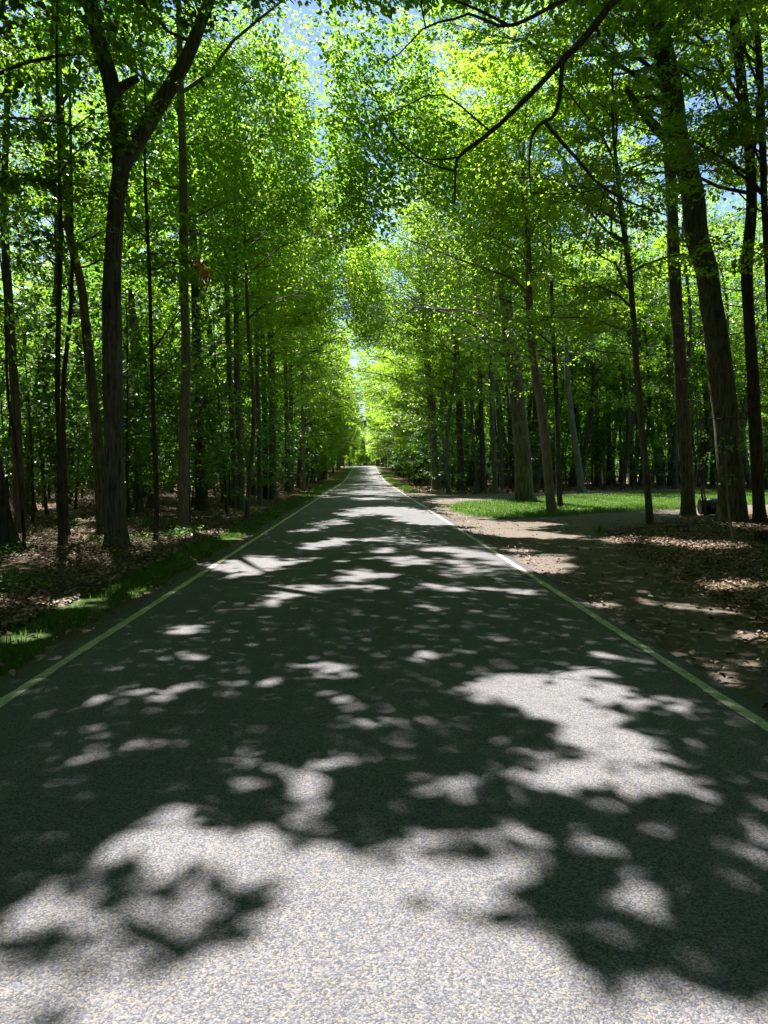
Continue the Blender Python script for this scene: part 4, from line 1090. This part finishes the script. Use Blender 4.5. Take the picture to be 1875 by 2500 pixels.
bm = bmesh.new(); box(bm, (.25, -.02, .02), (.07, .5, .045)); box(bm, (.78, -.02, .02), (.07, .5, .045)); bm_obj("cradle", bm, M['bark_dark'], root, bevel=.005)
# green utility pedestal
M['ped'] = plain("green_metal", (.035, .075, .045), .5)
p = ground_at(1161, 1207); x, y = p[0], p[1]
root = tag(link("utility_pedestal", None, loc=(x, y, G(x, y))), "short dark green utility pedestal at the wood's edge across the driveway", "utility box")
bm = bmesh.new(); box(bm, (0, 0, .36), (.20, .18, .74)); bm_obj("housing", bm, M['ped'], root, bevel=.012)
bm = bmesh.new(); box(bm, (0, 0, .745), (.225, .205, .04)); bm_obj("lid", bm, M['ped'], root, bevel=.012)
bm = bmesh.new(); box(bm, (0, -.094, .40), (.13, .012, .16)); bm_obj("door", bm, M['ped'], root, bevel=.003)
# pale meter box on a thin post
M['meter'] = plain("pale_green_box", (.42, .55, .42), .5); M['post'] = plain("grey_post", (.30, .29, .26), .6)
p = ground_at(1195, 1198); x, y = p[0], p[1]
root = tag(link("meter_box", None, loc=(x, y, G(x, y))), "pale green meter box on a thin grey post at the wood's edge", "meter box")
bm = bmesh.new(); box(bm, (0, 0, .65), (.05, .05, 1.35)); bm_obj("post", bm, M['post'], root, bevel=.004)
bm = bmesh.new(); box(bm, (-.03, -.05, 1.45), (.25, .13, .36)); bm_obj("housing", bm, M['meter'], root, bevel=.012)
bm = bmesh.new(); box(bm, (-.03, -.121, 1.42), (.19, .012, .24)); bm_obj("door", bm, M['meter'], root, bevel=.003)
# white framed sign and brown board far down the left verge
M['white'] = plain("white_paint", (.62, .62, .58), .6); M['sign_dark'] = plain("dark_panel", (.05, .055, .05), .6); M['tan'] = plain("tan_board", (.26, .21, .10), .7)
y = 128.0; x = (804 - VPX) / F * y
root = tag(link("framed_sign", None, loc=(x, y, G(x, y))), "small white-framed sign with a dark face low on the far left verge", "sign")
bm = bmesh.new(); box(bm, (0, 0, .82), (.56, .03, .60)); bm_obj("frame", bm, M['white'], root, bevel=.008)
bm = bmesh.new(); box(bm, (0, -.02, .86), (.36, .014, .30)); bm_obj("panel", bm, M['sign_dark'], root)
for s in (-1, 1):
    bm = bmesh.new(); box(bm, (.22 * s, .03, .28), (.06, .05, .62)); bm_obj("post", bm, M['white'], root, bevel=.004)
y = 131.0; x = (790 - VPX) / F * y
root = tag(link("wooden_sign", None, loc=(x, y, G(x, y))), "wide weathered tan board on posts in the shade of the far left trees", "sign")
bm = bmesh.new(); box(bm, (0, 0, 1.85), (2.2, .06, .42)); bm_obj("board", bm, M['tan'], root, bevel=.01)
for s in (-1, 1):
    bm = bmesh.new(); box(bm, (.9 * s, .08, 1.0), (.10, .09, 2.1)); bm_obj("post", bm, M['tan'], root, bevel=.006)
# broken stump, saplings and fallen wood at the right
def stump():
    x, y = ground_at(1862, 1324)[:2]
    root = tag(link("tree_stump", None, loc=(x, y, G(x, y))), "small charred-looking broken stump with pale splinters at the right edge", "stump")
    r = np.random.RandomState(4); k = 16; V, Q = [], []
    lv = [(-.05, .20), (.04, .16), (.12, .14), (.2, .135)]
    for i, (z, rr) in enumerate(lv):
        for j in range(k):
            a = 2 * math.pi * j / k; q = rr * (1 + .14 * math.sin(5 * a + 1) + .06 * r.normal())
            V.append((q * math.cos(a), q * math.sin(a), z + (r.uniform(-.05, .10) if i == 3 else 0)))
    for i in range(3):
        for j in range(k): Q.append((i * k + j, i * k + (j + 1) % k, (i + 1) * k + (j + 1) % k, (i + 1) * k + j))
    V.append((0, 0, .12)); T = [(3 * k + j, 3 * k + (j + 1) % k, len(V) - 1) for j in range(k)]
    link("bark", mesh("bark", np.array(V), [np.array(Q), np.array(T)], M['bark_dark'], False), root)
    t = Tubes()
    for a in (.3, 2.0, 2.7, 4.4): t.add(curve([(.12 * math.cos(a), .12 * math.sin(a), .12), (.15 * math.cos(a), .15 * math.sin(a), .27 + .05 * math.sin(3 * a))], 4), [.02, .015, .01, .004], 5)
    v, q = t.get(); link("splinters", mesh("splinters", v, [q], M['bark_pale']), root)
stump()
def stem(name, label, cat, pts, Y, w, barkm, leaves=0, seed=0, off=0):
    P = np.array([at(px, py, Y) for px, py in pts]); P[0, 2] = G(P[0, 0], P[0, 1]) - .03
    b = P[0].copy()
    root = tag(link(name, None, loc=b), label, cat)
    v, q = rod(P, np.array(w) / 2 / F * Y, 7); link("trunk", mesh("trunk", v - b, [q], M[barkm], True), root)
    if leaves:
        r = np.random.RandomState(seed)
        sp = [(P[-1] - (P[-1] - P[0]) * r.uniform(0, .55), unit(np.array([r.normal(), r.normal(), .1])), .28, 9) for _ in range(leaves)]
        lv = sprays_to_leaves(r, sp, .09); vv, qq = leaf_mesh(*lv, 0); link("crown", mesh("crown", vv - b, qq, M['leaf_low']), root)
stem("sapling", "bare pale whip of a sapling leaning before the massive maple's trunk", "sapling", [(1792, 1325), (1786, 1290), (1779, 1245), (1774, 1180), (1770, 1080)], 16.6, [6, 6, 5, 5, 3], 'bark_pale', 5, 1)
stem("sapling", "pair's thicker bare stem standing in front of the dark barrel", "sapling", [(1721, 1258), (1716, 1225), (1712, 1190), (1706, 1120), (1700, 1020)], 26.2, [6, 5, 5, 4, 2], 'bark', 6, 2)
stem("sapling", "pair's thinner bare stem crossing the dark barrel's lighter top", "sapling", [(1724, 1257), (1722, 1225), (1718, 1190), (1716, 1130), (1716, 1060)], 26.0, [5, 4, 4, 3, 2], 'bark', 5, 3)
def fallen(label, pts, w, barkm, tw=3, seed=0):
    r = np.random.RandomState(seed)
    P = np.array([ground_at(*p) for p in pts]); P[:, 2] = gz(P[:, 0], P[:, 1]) + w[0] * .8 + np.array([.02, .05, .06, .03, .02])[:len(P)]
    b = P[0].copy(); root = tag(link("fallen_branch", None, loc=b), label, "branch")
    t = Tubes(); Pc = curve(P, 10); t.add(Pc, np.interp(np.linspace(0, 1, 10), np.linspace(0, 1, len(w)), w), 6)
    for i in range(tw):
        k = r.randint(3, 9); q = limb_curve(Pc[k], r.uniform(0, 6.28), r.uniform(.1, .7), r.uniform(.2, .6), r, -.2, 4); t.add(q, [.008, .006, .004, .002], 4)
    v, q = t.get(); link("limb", mesh("limb", v - b, [q], M[barkm], True), root)
fallen("pale dead branch lying in the leaves before the lone slim maple", [(1505, 1308), (1545, 1297), (1580, 1291), (1604, 1286)], [.022, .02, .014, .008], 'bark_pale', 3, 1)
fallen("dead branch among leaves below the straight furrowed maple", [(1628, 1288), (1668, 1291), (1705, 1284), (1742, 1286)], [.03, .025, .018, .01], 'bark', 3, 2)
fallen("short grey stick on the dark litter at the right edge", [(1822, 1578), (1850, 1574), (1885, 1580)], [.012, .012, .008], 'bark_pale', 1, 3)
fallen("dark stick lying in the leaf litter right of the forked maple", [(330, 1376), (352, 1370), (385, 1371)], [.02, .018, .01], 'bark_dark', 2, 4)
fallen("long thin stick in the litter beside the left verge grass", [(190, 1432), (230, 1440), (272, 1442)], [.012, .010, .006], 'bark', 2, 5)
fallen("fallen limb propped at the foot of the right row's tall brown maple", [(1036, 1184), (1045, 1190), (1056, 1196)], [.06, .05, .03], 'bark_dark', 3, 6)
# grass tuft at the driveway's edge
r = np.random.RandomState(8); x0, y0 = ground_at(1465, 1302)[:2]; x = x0 + r.normal(0, .06, 60); y = y0 + r.normal(0, .06, 60)
o = blades("grass_tuft", None, x, y, r.uniform(.15, .36, 60), .006, r, M['grass'], 1.1); o['kind'] = 'thing'
tag(o, "lone tuft of long grass at the edge of the driveway", "grass tuft")
# rust-red dead leaf clusters hanging at the left
for i, (px, py, lab) in enumerate(((489, 648, "upper of two rust-red dead leaf clusters hanging in the left foliage"), (503, 674, "lower of two rust-red dead leaf clusters hanging in the left foliage"))):
    c = at(px, py, 15.0); r = np.random.RandomState(20 + i); n = 26
    P = r.normal(0, 1, (n, 3)) * np.array([.045, .045, .07]); D = unit(np.stack([r.normal(0, .5, n), r.normal(0, .5, n), -np.ones(n)], 1)); N = unit(r.normal(0, 1, (n, 3)))
    v, q = leaf_mesh(P, D, N, r.uniform(.06, .12, n), r.uniform(.03, .06, n), 0)
    root = tag(link("dead_leaf_cluster", None, loc=c), lab, "dead leaves")
    link("leaves", mesh("leaves", v, q, M['rust']), root)
    v, q = rod([(-.5 + .3 * i, .1, .25), (-.2, 0, .14), (0, 0, .06), (0, 0, -.02)], [.007, .005, .004, .003], 5); link("twig", mesh("twig", v, [q], M['bark_dark']), root)
# dark car far down the road
def car():
    y = 398.0; x = .45
    root = tag(link("car", None, loc=(x, y, float(prof(y)) + .03)), "dark car far away at the end of the road", "car")
    paint = plain("dark_paint", (.02, .022, .028), .25); glass = plain("car_glass", (.03, .04, .05), .08); rub = plain("rubber", (.015, .015, .015), .8); red = plain("red_lens", (.35, .02, .02), .3)
    def loft(name, secs, m, parent=root):
        V, Q = [], []
        for yy, pts in secs:
            for px, pz in pts: V.append((px, yy, pz))
        k = len(secs[0][1])
        for i in range(len(secs) - 1):
            for j in range(k): Q.append((i * k + j, i * k + (j + 1) % k, (i + 1) * k + (j + 1) % k, (i + 1) * k + j))
        return link(name, mesh(name, np.array(V), [np.array(Q), np.array([list(range(k))[::-1]]), np.array([[(len(secs) - 1) * k + j for j in range(k)]])], m, False), parent)
    def sec(w0, w1, z0, z1): return [(-w0, z0), (-w1 - .02, (z0 + z1) * .5), (-w1, z1), (w1, z1), (w1 + .02, (z0 + z1) * .5), (w0, z0)]
    loft("body", [(0, sec(.80, .86, .42, .95)), (.12, sec(.88, .92, .33, 1.02)), (2.0, sec(.90, .94, .30, 1.04)), (3.6, sec(.90, .92, .30, .98)), (4.4, sec(.86, .82, .34, .80)), (4.55, sec(.78, .74, .42, .70))], paint)
    loft("cabin", [(.10, sec(.84, .80, 1.0, 1.25)), (.30, sec(.86, .68, 1.0, 1.58)), (.6, sec(.87, .66, 1.0, 1.64)), (2.2, sec(.87, .66, 1.0, 1.63)), (3.2, sec(.85, .78, .98, 1.04))], paint)
    loft("window", [(.20, [(-.62, 1.10), (-.66, 1.2), (-.58, 1.45), (.58, 1.45), (.66, 1.2), (.62, 1.10)]), (.06, [(-.60, 1.08), (-.66, 1.2), (-.56, 1.46), (.56, 1.46), (.66, 1.2), (.60, 1.08)])], glass)
    for sx in (-1, 1):
        bm = bmesh.new(); box(bm, (.72 * sx, -.005, .84), (.22, .06, .14)); bm_obj("tail_light", bm, red, root, bevel=.01)
        for yy in (.8, 3.6):
            w_ = rod([(.70 * sx, yy, .34), (.78 * sx, yy, .34), (.90 * sx, yy, .34)], [.33, .34, .33], 20)
            link("wheel", mesh("wheel", w_[0], [w_[1]], rub), root)
    bm = bmesh.new(); box(bm, (0, -.05, .50), (1.6, .12, .18)); bm_obj("bumper", bm, rub, root, bevel=.02)
car()
